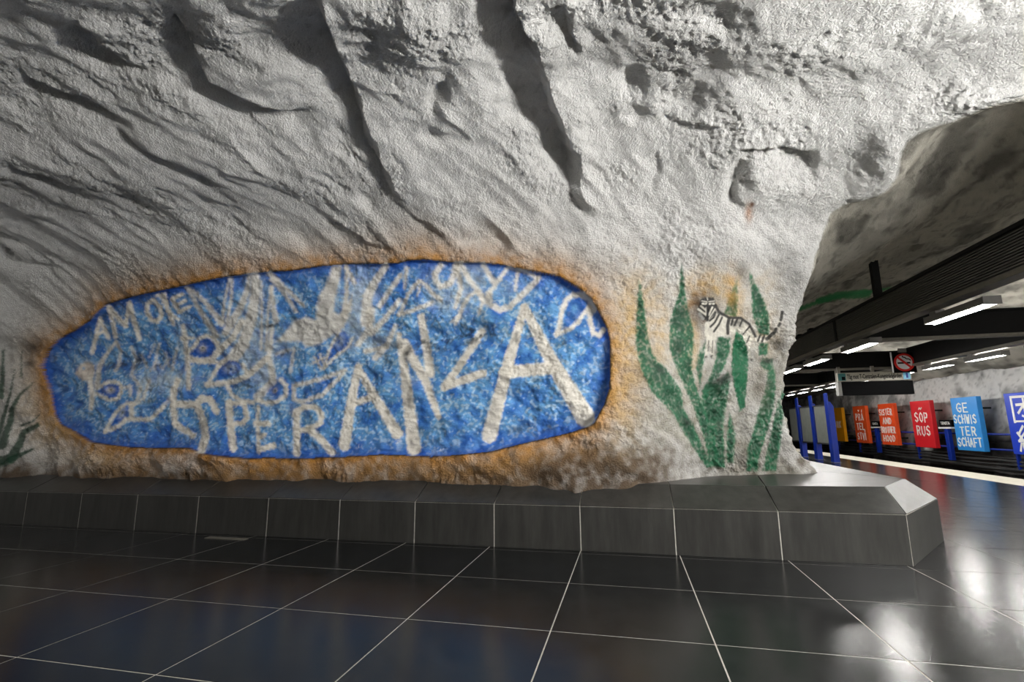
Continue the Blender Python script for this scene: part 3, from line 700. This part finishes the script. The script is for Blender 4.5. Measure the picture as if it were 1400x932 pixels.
rough_wall('wall_right', (13.0, 64, -1.4), (0, -70, 0), (0, 0, 5.0), 720, 72, .11, 201, track_dark)
rough_wall('wall_left', (-14, -6, -.1), (0, 40, 0), (0, 0, 5.2), 80, 24, .12, 221, flip=True)
rough_wall('wall_front', (13, -6, -1.4), (-28, 0, 0), (0, 0, 6.4), 80, 30, .12, 231, flip=True)

# ================================================================== FLOOR
fl = MB().box(-15, 7.85, -6.2, 62, -.3, -.002).mesh('floor', M_GROUT)
floor = link('floor', fl); floor['kind'] = 'structure'
GAP = .0085
tile_cache = {}
def tile(x0, x1, y0, y1):
    k = (round(x1-x0, 3), round(y1-y0, 3))
    if k not in tile_cache:
        hx, hy = (x1-x0-GAP)/2, (y1-y0-GAP)/2
        tile_cache[k] = MB().box(-hx, hx, -hy, hy, -.012, 0, .0015).mesh('floor_tile', M_TILE)
    return link('floor_tile', tile_cache[k], floor, ((x0+x1)/2, (y0+y1)/2, 0))
ntile = 0
for i in range(-10, 8):                                  # joints at x = k+.45, y = k+.4
    for j in range(-1, 34):
        x0, x1, y0, y1 = i+.45, i+1.45, j+.4, j+1.4
        if x1 > 7.8: x1 = 7.85
        if x1 <= 2.5 and y0 > 5.3: continue              # under bench and pillar
        if y0 > 16 and x1 <= 3.5: continue
        if y0 < 1.3 or ntile >= 300: continue
        if y0 > 5 and x1 < 2.0 and not (x1 > 1.4 and y0 < 6): continue
        tile(x0, x1, y0, y1); ntile += 1
def patch_floor(x0, x1, y0, y1):
    b = MB(); x = x0
    while x < x1-1e-6:
        y = y0
        while y < y1-1e-6:
            b.box(x+GAP/2, min(x+1, x1)-GAP/2, y+GAP/2, min(y+1, y1)-GAP/2, -.012, 0); y += 1
        x += 1
    return b
b = patch_floor(-14.55, 7.85, -5.6, 1.4); b2 = patch_floor(-14.55, -9.55, 1.4, 8.4); b.add(b2.v, b2.f)
b2 = patch_floor(3.45, 7.85, 34.4, 61.4); b.add(b2.v, b2.f); 
for i in range(-10, 2): tile(i+.45, i+1.45, 5.4, 5.56)
rest = link('floor_tiles_beyond', b.mesh('floor_tiles_beyond', M_TILE), floor); rest['kind'] = 'stuff'
# platform edge and track bed
eb = MB()
edge = link('trim_1', MB().box(7.85, 8.75, -6, 62, -.25, .004, .004).mesh('trim_1', M_EDGE)); edge['kind'] = 'structure'
link('platform_face', MB().box(8.0, 8.7, -6, 62, -1.3, -.25).mesh('platform_face', M_BED), edge)
bed = link('floor_trackbed', MB().box(8.6, 13.2, -6, 62, -1.5, -1.2).mesh('floor_trackbed', M_BED)); bed['kind'] = 'structure'
# small dark plate lying on the floor before the bench
tag(link('floor_plate', MB().box(-.28, .28, -.045, .045, 0, .008, .003).mesh('floor_plate', M_RAIL), None, (-4.8, 5.3, .0)), 'small flat metal plate on the black floor close to the bench front', 'plate')

# ================================================================== STONE BENCH
bench = thing('stone_bench', 'long low dark stone bench with sloping top along the foot of the rock', 'bench', (0, 5.5, 0))
seams = [-13.6, -13.0, -12.2, -11.35, -10.4, -9.4, -8.4, -7.4, -6.44, -5.456, -4.41, -3.415, -2.444, -1.496, -.544, .418, 1.40, 2.50]
ZF, ZT, YT = .455, .65, .40
def quad_slab(c4, t):
    """slab: four outer corners, thickened inwards along its normal"""
    c4 = [np.array(c, float) for c in c4]; n = np.cross(c4[1]-c4[0], c4[3]-c4[0]); n /= np.linalg.norm(n)
    ce = sum(c4)/4; b = .004
    ins = [c+(ce-c)/np.linalg.norm(ce-c)*b for c in c4]
    V = ins+[c-n*b for c in c4]+[c-n*t for c in c4]
    F = [(0, 1, 2, 3), (11, 10, 9, 8)]
    for i in range(4):
        j = (i+1) % 4; F += [(i, i+4, j+4, j), (i+4, i+8, j+8, j+4)]
    return MB().add(V, F)
def slab_part(name, c4, t=.04):
    o = link(name, quad_slab(c4, t).mesh(name, M_BENCH), bench); return o
g = .005
core = MB(); 
for i in range(len(seams)-1):
    a, c = seams[i]+g, seams[i+1]-g; last = i == len(seams)-2
    cT = c if not last else 2.56-g
    slab_part('face_panel', [(a, 0, 0), (c, 0, 0), (c, 0, ZF-g), (a, 0, ZF-g)])
    slab_part('slope_panel', [(a, .002, ZF+g), (c, .002, ZF+g), (cT, YT+(.08 if last else 0), ZT-.001), (a, YT, ZT-.001)])
# right end: turns back along the platform
e0, e1, e2 = (2.5, 0, 0), (3.38, 1.22, 0), (3.38, 4.5, 0)
slab_part('face_panel', [(2.5+g, g, 0), (3.38, 1.22-g, 0), (3.34, 1.14, ZF-g), (2.5+g, g, ZF-g)])
slab_part('slope_panel', [(2.505, .01, ZF+g), (3.34, 1.14, ZF+g), (3.15, 1.36, ZT), (2.565, .50, ZT)])
slab_part('face_panel', [(3.38, 1.22+g, 0), (3.38, 4.5, 0), (3.34, 4.5, ZF-g), (3.34, 1.14+g, ZF-g)])
slab_part('slope_panel', [(3.34, 1.15, ZF+g), (3.34, 4.5, ZF+g), (3.13, 4.5, ZT), (3.15, 1.37, ZT)])
tops = [-.544, .418, 1.40]
for i, (a, c) in enumerate(((-.544, .418), (.418, 1.40))):
    slab_part('top_panel', [(a+g, YT+g, ZT), (c-g, YT+g, ZT), (c-g+.35*(i == 1), 2.6, ZT+.06), (a+g, 2.6, ZT+.06)])
slab_part('top_panel', [(1.40+g, YT+g, ZT), (2.56, .49, ZT), (3.14, 1.37, ZT), (1.75+g, 2.6, ZT+.06)])
slab_part('top_panel', [(1.75+g, 2.6+g, ZT+.06), (3.14, 1.38, ZT), (3.12, 4.5, ZT), (1.75, 4.5, ZT+.06)])
# footing that carries the panels (seen only in the joints)
cb = MB(); V = [(-13.6, .005, 0), (2.497, .005, 0), (3.37, 1.21, 0), (3.37, 4.4, 0), (1.3, 4.4, 0), (-.9, 1.1, 0), (-13.6, 1.1, 0)]
V2 = [(-13.6, .005, ZF-.004), (2.497, .005, ZF-.004), (3.33, 1.14, ZF-.004), (3.33, 4.4, ZF-.004), (1.3, 4.4, ZF-.004), (-.9, 1.1, ZF-.004), (-13.6, 1.1, ZF-.004)]
cb.add(V+V2, [(6, 5, 4, 3, 2, 1, 0), (7, 8, 9, 10, 11, 12, 13)]+[(i, (i+1) % 7, 7+(i+1) % 7, 7+i) for i in range(7)])
V3 = [(-13.6, YT, ZT-.006), (2.555, YT+.08, ZT-.006), (3.14, 1.365, ZT-.006), (3.14, 4.4, ZT-.006), (1.3, 4.4, ZT-.006), (-.9, 1.1, ZT-.006), (-13.6, 1.1, ZT-.006)]
cb.add(V2+V3, [(7, 8, 9, 10, 11, 12, 13)]+[(i, (i+1) % 7, 7+(i+1) % 7, 7+i) for i in range(7)])
link('bench_core', cb.mesh('bench_core', M_GROUT), bench)

# ================================================================== PLATFORM CANOPY: beams, girders, lamps
def beam(name, label, x, y0, y1, parts_y, ribbed):
    t = thing(name, label, 'beam', (x, 0, 0), 'lamp beams over the platform')
    for a, c in zip(parts_y[:-1], parts_y[1:]):
        p = MB()
        if ribbed:
            n = 13; z0, z1 = 2.98, 3.42; prof_ = []
            for k in range(n):
                za = z0+(z1-z0)*k/n; zb_ = z0+(z1-z0)*(k+.55)/n; zc = z0+(z1-z0)*(k+1)/n
                prof_ += [(-.085, za), (-.085, zb_), (-.045, zb_+.004), (-.045, zc-.002)]
            prof_ += [(-.085, z1), (.06, z1), (.06, z0)]
            p.prism(prof_, lambda u, v, d: (u, d, v), a+.03, c-.03)
        else:
            p.box(-.06, .06, a+.03, c-.03, 2.98, 3.42)
        link('side_panel', p.mesh('side_panel', M_RIB if ribbed else M_BLACK), t)
        link('upright', MB().box(-.10, .08, c-.05, c+.05, 2.94, 3.46, .008).mesh('upright', M_BLACK), t)
    link('top_cap', MB().box(-.12, .12, y0, y1, 3.42, 3.47, .006).mesh('top_cap', M_BLACK), t)
    link('bottom_rail', MB().box(-.11, .10, y0, y1, 2.915, 2.98, .006).mesh('bottom_rail', M_RAIL), t)
    return t
PY = [-5.4, .05, 5.75, 11.3, 17.0, 22.7, 28.4, 34.1, 45]
PYN = [5.9, 11.3, 17.0, 22.7, 28.4, 34.1, 45]
bn = beam('lamp_beam', 'long black ribbed beam with lamps below, the one nearer the rock pillar', 4.4, 5.9, 45, PYN, True)
bf = beam('lamp_beam', 'plain black beam carrying lamps, the one over the far platform edge', 8.2, -5.4, 45, PY, False)
for i, y in enumerate((11.2, 17.05, 23.6, 29.3)):
    t = thing('cross_girder', ['nearest', 'second nearest', 'third nearest', 'farthest'][i]+' black cross girder between the two lamp beams', 'girder', (6.3, y, 0), 'cross girders of the platform canopy')
    link('web', MB().box(-1.78, 1.78, -.05, .05, 2.98, 3.42).mesh('web', M_BLACK), t)
    link('flange', MB().box(-1.79, 1.79, -.10, .10, 2.92, 2.98, .006).mesh('flange', M_RAIL), t)
    link('flange', MB().box(-1.79, 1.79, -.10, .10, 3.42, 3.46, .006).mesh('flange', M_BLACK), t)
# clamps and hanging rods
for i, y in enumerate((9.6, 20.5)):
    tag(link('hanging_rod', MB().box(-.055, .055, -.05, .05, 3.47, 4.75).mesh('hanging_rod', M_BLACK), None, (4.4, y, 0)),
        ['black steel hanging rod between the vault and the ribbed beam', 'black steel hanging rod farther back along the ribbed beam'][i], 'rod', 'hanging rods of the lamp beams')
for x, ys, nm in ((4.4, (12.9, 13.7, 14.9, 16.2), 'ribbed'), (8.2, (12.8, 13.9, 15.1), 'plain')):
    for k, y in enumerate(ys):
        tag(link('beam_clamp', MB().box(-.06, .06, -.09, .09, 3.47, 3.56, .02).mesh('beam_clamp', M_BLACK), None, (x, y, 0)),
            f'{["nearest", "second", "third", "farthest"][k]} small black clamp on top of the {nm} lamp beam', 'clamp', f'clamps on the {nm} lamp beam')
def lamp_meshes(L, mt):
    hb = MB(); hw, h0, h1 = .10, 2.76, 2.86
    hb.prism([(-hw, h0), (-hw+.015, h0), (-hw+.03, h0+.05), (hw-.03, h0+.05), (hw-.015, h0), (hw, h0), (hw*.8, h1), (-hw*.8, h1)], lambda u, v, d: (u, d, v), -L/2, L/2)
    tb = MB().tube([(0, -L/2+.04, 2.755), (0, L/2-.04, 2.755)], .022, 10)
    bk = MB().box(-.06, .06, L/2-.22, L/2-.06, 2.86, 2.93, .006)
    e1 = MB().box(-hw, hw, -L/2-.02, -L/2, h0-.01, h1, .004); e2 = MB().box(-hw, hw, L/2, L/2+.02, h0-.01, h1, .004)
    return (hb.mesh('housing', M_HOUS), tb.mesh('tube', mt), bk.mesh('bracket', M_HOUS), e1.mesh('end_cap', M_HOUS), e2.mesh('end_cap', M_HOUS))
ml_near = lamp_meshes(1.25, M_TN)
def far_lamp_meshes(L, mt):
    # open towards the track wall: a skirt on the platform side only
    hb = MB().prism([(-.10, 2.752), (-.085, 2.752), (-.075, 2.845), (.03, 2.845), (.03, 2.86), (-.085, 2.86)], lambda u, v, d: (u, d, v), -L/2, L/2)
    tb = MB().tube([(.05, -L/2+.04, 2.775), (.05, L/2-.04, 2.775)], .022, 10)
    bk = MB().box(-.06, .06, L/2-.22, L/2-.06, 2.86, 2.93, .006)
    e1 = MB().box(-.10, .08, -L/2-.02, -L/2, 2.745, 2.86, .004); e2 = MB().box(-.10, .08, L/2, L/2+.02, 2.745, 2.86, .004)
    return (hb.mesh('housing', M_HOUS), tb.mesh('tube', mt), bk.mesh('bracket', M_HOUS), e1.mesh('end_cap', M_HOUS), e2.mesh('end_cap', M_HOUS))
ml_far = far_lamp_meshes(1.2, M_TF)
def lamp(x, y, ml, label, group):
    t = thing('ceiling_lamp', label, 'lamp', (x, y, 0), group)
    for n, me in zip(('housing', 'tube', 'bracket', 'end_cap', 'end_cap'), ml): link(n, me, t)
    return t
ordn = ['nearest', 'second', 'third', 'fourth', 'fifth', 'sixth', 'seventh', 'eighth', 'ninth', 'tenth', 'eleventh', 'twelfth', 'thirteenth']
for i, y in enumerate((7.8, 10.8, 13.1, 15.0, 17.0, 18.9, 20.9)):
    lamp(4.52, y, ml_near, f'{ordn[i]} fluorescent lamp in view under the ribbed beam, counted from the camera', 'lamps under the ribbed beam')
for i, y in enumerate((11.6, 13.5, 15.3, 17.1, 18.9, 20.7, 22.4, 24.1, 25.9, 27.7)):
    lamp(8.2, y, ml_far, f'{ordn[i]} fluorescent lamp under the plain far beam, counted from the camera', 'lamps under the far beam')
for i, y in enumerate((2.0, 4.6, 7.2, 9.4)): lamp(8.2, y, ml_far, f'{ordn[i]} fluorescent lamp of the far beam outside the view to the right', 'lamps of the far beam out of view')
# bare-tube battens added out of view at the right to brighten the ceiling, and those of the second platform at the left
def batten(x, y, z, L, mt, label, group, rz=0):
    t = thing('batten_lamp', label, 'lamp', (x, y, z), group, rz)
    link('batten', MB().box(-.05, .05, -L/2, L/2, .06, .12, .006).mesh('batten', M_HOUS), t)
    link('tube', MB().tube([(0, -L/2+.05, 0), (0, L/2-.05, 0)], .022, 10).mesh('tube', mt), t)
    for q in (-L/2, L/2-.05): link('lamp_holder', MB().box(-.03, .03, q, q+.05, -.03, .06).mesh('lamp_holder', M_HOUS), t)
    link('rod', MB().tube([(0, 0, .12), (0, 0, 4.05-z)], .012, 6).mesh('rod', M_BLACK), t)
for i, y in enumerate((-.3, 1.7)): batten(5.1, y, 2.75, 1.5, M_TP, f'{ordn[i]} bare fluorescent batten added right of the view to light the ceiling', 'added battens out of view')
for i, y in enumerate((1.0, 3.5)): batten(-12.2, y, 2.75, 1.5, M_TL, f'{ordn[i]} bare fluorescent batten of the other platform left of the view', 'left platform battens out of view')

# ================================================================== HANGING SIGNS
hs = thing('direction_sign', 'pale hanging direction sign with black writing above the black display', 'sign', (7.18, 16.6, 2.12))
link('panel', MB().box(-.96, .96, -.04, .04, .42, .68, .006).mesh('panel', M_BEIGE), hs)
link('arrow_panel', MB().box(-.94, -.74, -.046, -.041, .44, .66).mesh('arrow_panel', M_GREENM), hs)
link('pictogram', MB().box(-.85, -.76, -.050, -.046, .46, .56).mesh('pictogram', M_INK), hs)
link('train_symbol', MB().box(.76, .94, -.046, -.041, .44, .66).mesh('train_symbol', M_LBLUE), hs)
link('train_figure', MB().box(.83, .88, -.050, -.046, .48, .62).mesh('train_figure', M_BLUE), hs)
for x in (-.9, 0, .9): link('hanger', MB().box(x-.04, x+.04, -.03, .03, .68, .86).mesh('hanger', M_RAIL), hs)
def text_mesh(body, size, mt, name):
    cu = bpy.data.curves.new(name, 'FONT'); cu.body = body; cu.size = size; cu.align_x = 'CENTER'; cu.align_y = 'CENTER'; cu.extrude = .002; cu.offset = size*.012
    o = bpy.data.objects.new(name, cu); COL.objects.link(o)
    dg = bpy.context.evaluated_depsgraph_get(); me = bpy.data.meshes.new_from_object(o.evaluated_get(dg))
    bpy.data.objects.remove(o); bpy.data.curves.remove(cu)
    me.materials.clear(); me.materials.append(mt); me.name = name
    return me
tm = text_mesh('Tåg mot T-Centralen-Kungsträdgården', .165, M_INK, 'lettering')
xs = [v.co.x for v in tm.vertices]; wid = max(xs)-min(xs); k = 1.42/wid
o = link('lettering', tm, hs, (.01, -.045, .55), (math.pi/2, 0, 0)); o.scale = (k, 1.15, 1)
dsp = thing('platform_display', 'blank black platform display hanging below the pale direction sign', 'display', (7.18, 16.6, 2.12))
link('case', MB().box(-.90, .96, -.10, .10, 0, .40, .01).mesh('case', M_INK), dsp)
link('end_plate', MB().box(-.99, -.90, -.11, .11, -.01, .41, .006).mesh('end_plate', M_HOUS), dsp)
for x in (-.95, .9): link('strut', MB().box(x-.02, x+.02, .05, .09, .40, .80).mesh('strut', M_RAIL), dsp)
ns = thing('no_smoking_sign', 'square no smoking sign with red ring on black hanging above the display', 'sign', (7.9, 16.35, 2.74))
link('panel', MB().box(-.29, .29, -.03, .03, 0, .58, .004).mesh('panel', M_INK), ns)
link('side_edge', MB().box(-.305, -.29, -.03, .03, 0, .60).mesh('side_edge', M_SIGNW), ns)
link('mount', MB().box(-.1, .1, -.03, .03, .58, .70).mesh('mount', M_HOUS), ns)
def disc(r, z0, z1, n=40, r0=None):
    b_ = MB()
    if r0 is None:
        b_.prism([(r*math.cos(2*math.pi*k/n), r*math.sin(2*math.pi*k/n)) for k in range(n)], lambda u, v, d: (u, d, v), z0, z1)
    else:
        for k in range(n):
            a, c = 2*math.pi*k/n, 2*math.pi*(k+1)/n
            b_.prism([(r*math.cos(a), r*math.sin(a)), (r*math.cos(c), r*math.sin(c)), (r0*math.cos(c), r0*math.sin(c)), (r0*math.cos(a), r0*math.sin(a))], lambda u, v, d: (u, d, v), z0, z1)
    return b_
link('disc', disc(.25, -.034, -.03).mesh('disc', M_SIGNW), ns, (0, 0, .29))
link('ring', disc(.26, -.044, -.03, r0=.205).mesh('ring', M_RED), ns, (0, 0, .29))
link('cigarette', MB().box(-.17, .05, -.038, -.034, -.02, .025).mesh('cigarette', M_INK), ns, (0, 0, .27))
link('cigarette_tip', MB().box(.06, .15, -.038, -.034, -.02, .025).mesh('cigarette_tip', M_INK), ns, (0, 0, .27))
sm = MB()
pts = [(.17, .05), (.13, .09), (.06, .10), (.03, .14), (-.02, .15), (-.03, .19)]
for (a, c), (d, e) in zip(pts[:-1], pts[1:]):
    L = math.hypot(d-a, e-c); nx, nz = -(e-c)/L*.014, (d-a)/L*.014
    sm.prism([(a+nx, c+nz), (d+nx, e+nz), (d-nx, e-nz), (a-nx, c-nz)], lambda u, v, dd: (u, dd, v), -.038, -.034)
link('smoke', sm.mesh('smoke', M_INK), ns, (0, 0, .29))
c45 = .70710678
link('slash', MB().prism([(-.16-.02, .16-.02), (-.16+.02, .16+.02), (.16+.02, -.16+.02), (.16-.02, -.16-.02)], lambda u, v, d: (u, d, v), -.043, -.036).mesh('slash', M_RED), ns, (0, 0, .29))

# ================================================================== HAND-LETTERED WORD BOARDS ON THE TRACK WALL
# stroke font: polylines in a unit cell (x right, y up)
FONT = {
 'A': [[(0, 0), (.5, 1), (1, 0)], [(.2, .36), (.8, .36)]], 'B': [[(0, 0), (0, 1), (.7, .95), (.8, .75), (.6, .55), (0, .52)], [(.6, .55), (.95, .35), (.8, .05), (0, 0)]],
 'C': [[(.95, .85), (.6, 1), (.2, .85), (0, .5), (.2, .15), (.6, 0), (.95, .15)]], 'D': [[(0, 0), (0, 1), (.6, .9), (.95, .5), (.6, .1), (0, 0)]],
 'E': [[(.9, 1), (0, 1), (0, 0), (.9, 0)], [(0, .5), (.75, .5)]], 'F': [[(.95, 1), (0, 1), (0, 0)], [(0, .52), (.75, .52)]],
 'G': [[(.95, .85), (.6, 1), (.2, .85), (0, .5), (.2, .15), (.6, 0), (.95, .12), (.95, .45), (.55, .45)]], 'H': [[(0, 0), (0, 1)], [(1, 0), (1, 1)], [(0, .5), (1, .5)]],
 'I': [[(.5, 0), (.5, 1)]], 'K': [[(0, 0), (0, 1)], [(.9, 1), (0, .45), (.95, 0)]], 'L': [[(0, 1), (0, 0), (.85, 0)]], 'N': [[(0, 0), (0, 1), (1, 0), (1, 1)]],
 'O': [[(.5, 1), (.12, .8), (0, .5), (.12, .2), (.5, 0), (.88, .2), (1, .5), (.88, .8), (.5, 1)]], 'P': [[(0, 0), (0, 1), (.75, .95), (.9, .75), (.75, .5), (0, .45)]],
 'R': [[(0, 0), (0, 1), (.75, .95), (.9, .75), (.75, .52), (0, .48)], [(.45, .48), (.95, 0)]], 'S': [[(.9, .85), (.55, 1), (.1, .85), (.1, .62), (.85, .38), (.9, .15), (.5, 0), (.05, .15)]],
 'T': [[(0, 1), (1, 1)], [(.5, 1), (.5, 0)]], 'U': [[(0, 1), (.05, .25), (.5, 0), (.95, .25), (1, 1)]], 'V': [[(0, 1), (.5, 0), (1, 1)]], 'W': [[(0, 1), (.27, 0), (.5, .7), (.73, 0), (1, 1)]],
 'č': [[(.2, 1), (.5, .6), (.8, 1)]], '~': [[(0, .4), (.3, .8), (.65, .35), (1, .8)]], "'": [[(.35, .2), (.65, 1)]],
}
def glyph(polys, x0, z0, gw, gh, wd, d0=-.012, d1=0.0):
    b_ = MB(); rnd = random.Random(int(x0*1000+z0*77))
    for pl_ in polys:
        q = [(x0+u*gw, z0+v*gh) for u, v in pl_]
        for (a, c), (d, e) in zip(q[:-1], q[1:]):
            L = max(math.hypot(d-a, e-c), 1e-6); ux, uz = (d-a)/L*wd*.42, (e-c)/L*wd*.42; nx, nz = -(e-c)/L*wd/2, (d-a)/L*wd/2
            j = 1+.18*rnd.uniform(-1, 1); nx *= j; nz *= j
            b_.prism([(a-ux+nx, c-uz+nz), (d+ux+nx, e+uz+nz), (d+ux-nx, e+uz-nz), (a-ux-nx, c-uz-nz)], lambda u, v, dd: (dd, -u, v), d0, d1)
            d0 -= .0004
    return b_
# board local frame: u to the right as read (towards -y), z up, face towards -x
BW, BH, BT = 1.46, 1.95, .16
def board(y_near, colr, words, label, wd=.06, extra=()):
    t = thing('word_board', label, 'sign', (12.2, y_near+BW/2, .27), 'word boards on the track wall')
    mt = mat('board_'+'_'.join(words)[:6].lower(), colr, .4, var=.06, vscale=3)
    link('panel', MB().box(0, BT, -BW/2, BW/2, 0, BH, .008).mesh('panel', mt), t)
    for u, v in ((-.5, .3), (.44, .3), (-.5, 1.5), (.44, 1.5)): link('bracket', MB().box(BT, .55, u, u+.06, v, v+.06).mesh('bracket', M_BLACK), t)
    for (txt, xc, z0, gw, gh, sp) in words.values() if isinstance(words, dict) else []:
        x = xc-(len(txt)*gw+(len(txt)-1)*sp)/2
        for ch in txt:
            if ch in FONT:
                link('letter', glyph(FONT[ch], x, z0+.02*random.uniform(-1, 1), gw*(.25 if ch == 'I' else 1), gh, wd).mesh('letter', M_WHITE), t)
            x += (gw*(.35 if ch == 'I' else 1))+sp
    for polys, x0, z0, gw, gh in extra:
        link('letter', glyph(polys, x0, z0, gw, gh, wd).mesh('letter', M_WHITE), t)
    return t
board(20.96, srgb(48, 144, 222), {'GE': ('GE', -.10, 1.42, .24, .32, .12), 'SCHWIS': ('SCHWIS', .0, 1.00, .15, .30, .085), 'TER': ('TER', .02, .57, .20, .30, .12), 'SCHAFT': ('SCHAFT', 0, .16, .15, .30, .075)},
      'light blue word board reading GESCHWISTERSCHAFT in white on the track wall', .045)
board(23.80, srgb(214, 30, 40), {'SÕP': ('SOP', .0, 1.06, .22, .38, .13), 'RUS': ('RUS', .03, .50, .22, .38, .13)}, 'red word board reading SÕPRUS in white letters on the track wall', .052,
      [(FONT['~'], -.10, 1.54, .22, .14)])
board(26.70, srgb(244, 84, 32), {'SISTER': ('SISTER', .0, 1.42, .14, .28, .085), 'AND': ('AND', 0, .99, .20, .28, .10), 'BROTHER': ('BROTHER', 0, .57, .12, .28, .07), 'HOOD': ('HOOD', 0, .16, .19, .28, .10)},
      'orange word board reading SISTER AND BROTHERHOOD in white letters', .046)
board(29.55, srgb(246, 92, 36), {'PŘÁ': ('PRA', -.02, 1.20, .20, .33, .13), 'TEL': ('TEL', -.02, .69, .20, .33, .13), 'STVI': ('STVI', .04, .18, .18, .33, .12)}, 'orange word board reading PŘÁTELSTVÍ in white letters', .052,
      [(FONT['č'], -.12, 1.60, .16, .12), (FONT["'"], .26, 1.60, .12, .13), (FONT["'"], .36, .56, .10, .10)])
board(32.50, srgb(252, 170, 14), {'TITIK': ('TITIK', .0, .80, .16, .34, .11)}, 'yellow word board partly hidden behind the blue framed notice board', .05)
# two large characters on the nearest board
big1 = [[(0, 0), (0, 1)], [(0, 1), (1, .99)], [(1, .99), (1, 0)], [(0, .03), (1, .03)], [(.22, .68), (.8, .70)], [(.58, .90), (.58, .18)], [(.58, .18), (.44, .24)], [(.56, .66), (.26, .36)]]
big2 = [[(.05, .72), (.26, .44)], [(.36, .98), (.10, .66)], [(.40, .74), (.06, .40)], [(.06, .40), (.40, .44)], [(.06, .02), (.16, .30)], [(.26, .32), (.27, .04)], [(.36, .28), (.42, .10)],
        [(.52, .80), (1, .82)], [(.76, 1), (.76, .58)], [(.58, .57), (.96, .58)], [(.60, .42), (.60, .04)], [(.60, .42), (.94, .42)], [(.94, .42), (.94, .04)], [(.60, .06), (.94, .06)]]
board(18.16, srgb(16, 58, 190), {}, 'dark blue word board with two large white characters cut by the right edge', .075,
      [([p], -.40, 1.02, .86, .82) for p in big1[:0]]+[(big1, -.42, 1.02, .86, .80), (big2, -.44, .10, .86, .80)])
# blue railing behind the boards, with name posts
rl = thing('wall_railing', 'blue two-bar railing running along the dark track wall behind the boards', 'railing', (12.42, 0, 0))
for z in (.36, .88): link('rail', MB().tube([(0, 12, z), (0, 46, z)], .035, 8).mesh('rail', M_BLUE, True), rl)
for y in (14.0, 16.9, 19.8, 25.5, 31.2, 34.0, 37.0, 40.0):
    link('post', MB().box(-.04, .04, y-.04, y+.04, -.25, .92).mesh('post', M_BLUE), rl)
for i, y in enumerate((22.9, 28.6)):
    t = thing('station_name_sign', ['small black station name sign left of the light blue board', 'small black station name sign between the two orange boards'][i], 'sign', (12.22, y, 0), 'station name signs')
    link('post', MB().box(-.07, .07, -.11, .11, -.15, 1.06, .01).mesh('post', M_BLUE), t)
    link('ledge', MB().box(-.10, .06, -.40, .40, 1.06, 1.12).mesh('ledge', M_SIGNW), t)
    link('panel', MB().box(-.05, .05, -.38, .38, 1.13, 1.40, .006).mesh('panel', M_INK), t)
    tmn = text_mesh('TENSTA', .16, M_WHITE, 'lettering')
    link('lettering', tmn, t, (-.055, 0, 1.265), (math.pi/2, 0, -math.pi/2))
# cables and conduits along the foot of the track wall
for k, (z, r_, x) in enumerate(((-.02, .05, 12.45), (-.14, .04, 12.42), (-.28, .06, 12.44), (.10, .03, 12.5))):
    y = 12.0; pts = []
    while y < 46: pts.append((x, y, z+.02*math.sin(y*1.3+k))); y += .8
    tag(link('wall_cable', MB().tube(pts, r_, 7).mesh('wall_cable', M_CABLE, True)), ['thick black cable sagging along the foot of the track wall', 'black cable just below the topmost cables of the track wall', 'lowest and thickest black pipe along the track wall', 'thin black cable topmost of those on the track wall'][k], 'cable', 'cables on the track wall')

# ================================================================== NOTICE BOARD WITH BLUE POSTS
nb = thing('notice_board', 'grey notice boards framed between three tall blue posts on the platform', 'notice board', (6.75, 20.6, 0))
PYS = [-1.5, 0.0, 1.55]
for y in PYS:
    p = link('post', MB().prism([(0, 0), (.15, 0), (.15, 1.88), (.06, 2.04), (0, 2.04)], lambda u, v, d: (u, y+d, v), -.12, .12).mesh('post', M_BLUE), nb)
    link('fin', MB().box(-.035, -.001, y-.14, y+.14, 0, 2.34, .006).mesh('fin', M_BLUE), p)
    link('foot', MB().box(-.06, .18, y-.17, y+.17, 0, .012).mesh('foot', M_HOUS), p)
for a, c in ((-1.5, 0), (0, 1.55), (1.55, 2.9)):
    p = link('board', MB().box(.02, .12, a+.15, c-.15, .62, 1.92, .01).mesh('board', M_BOARD), nb)
    for q in (1.92, .58): link('frame_bar', MB().box(.0, .14, a+.12, c-.12, q, q+.04).mesh('frame_bar', M_CABLE), p)
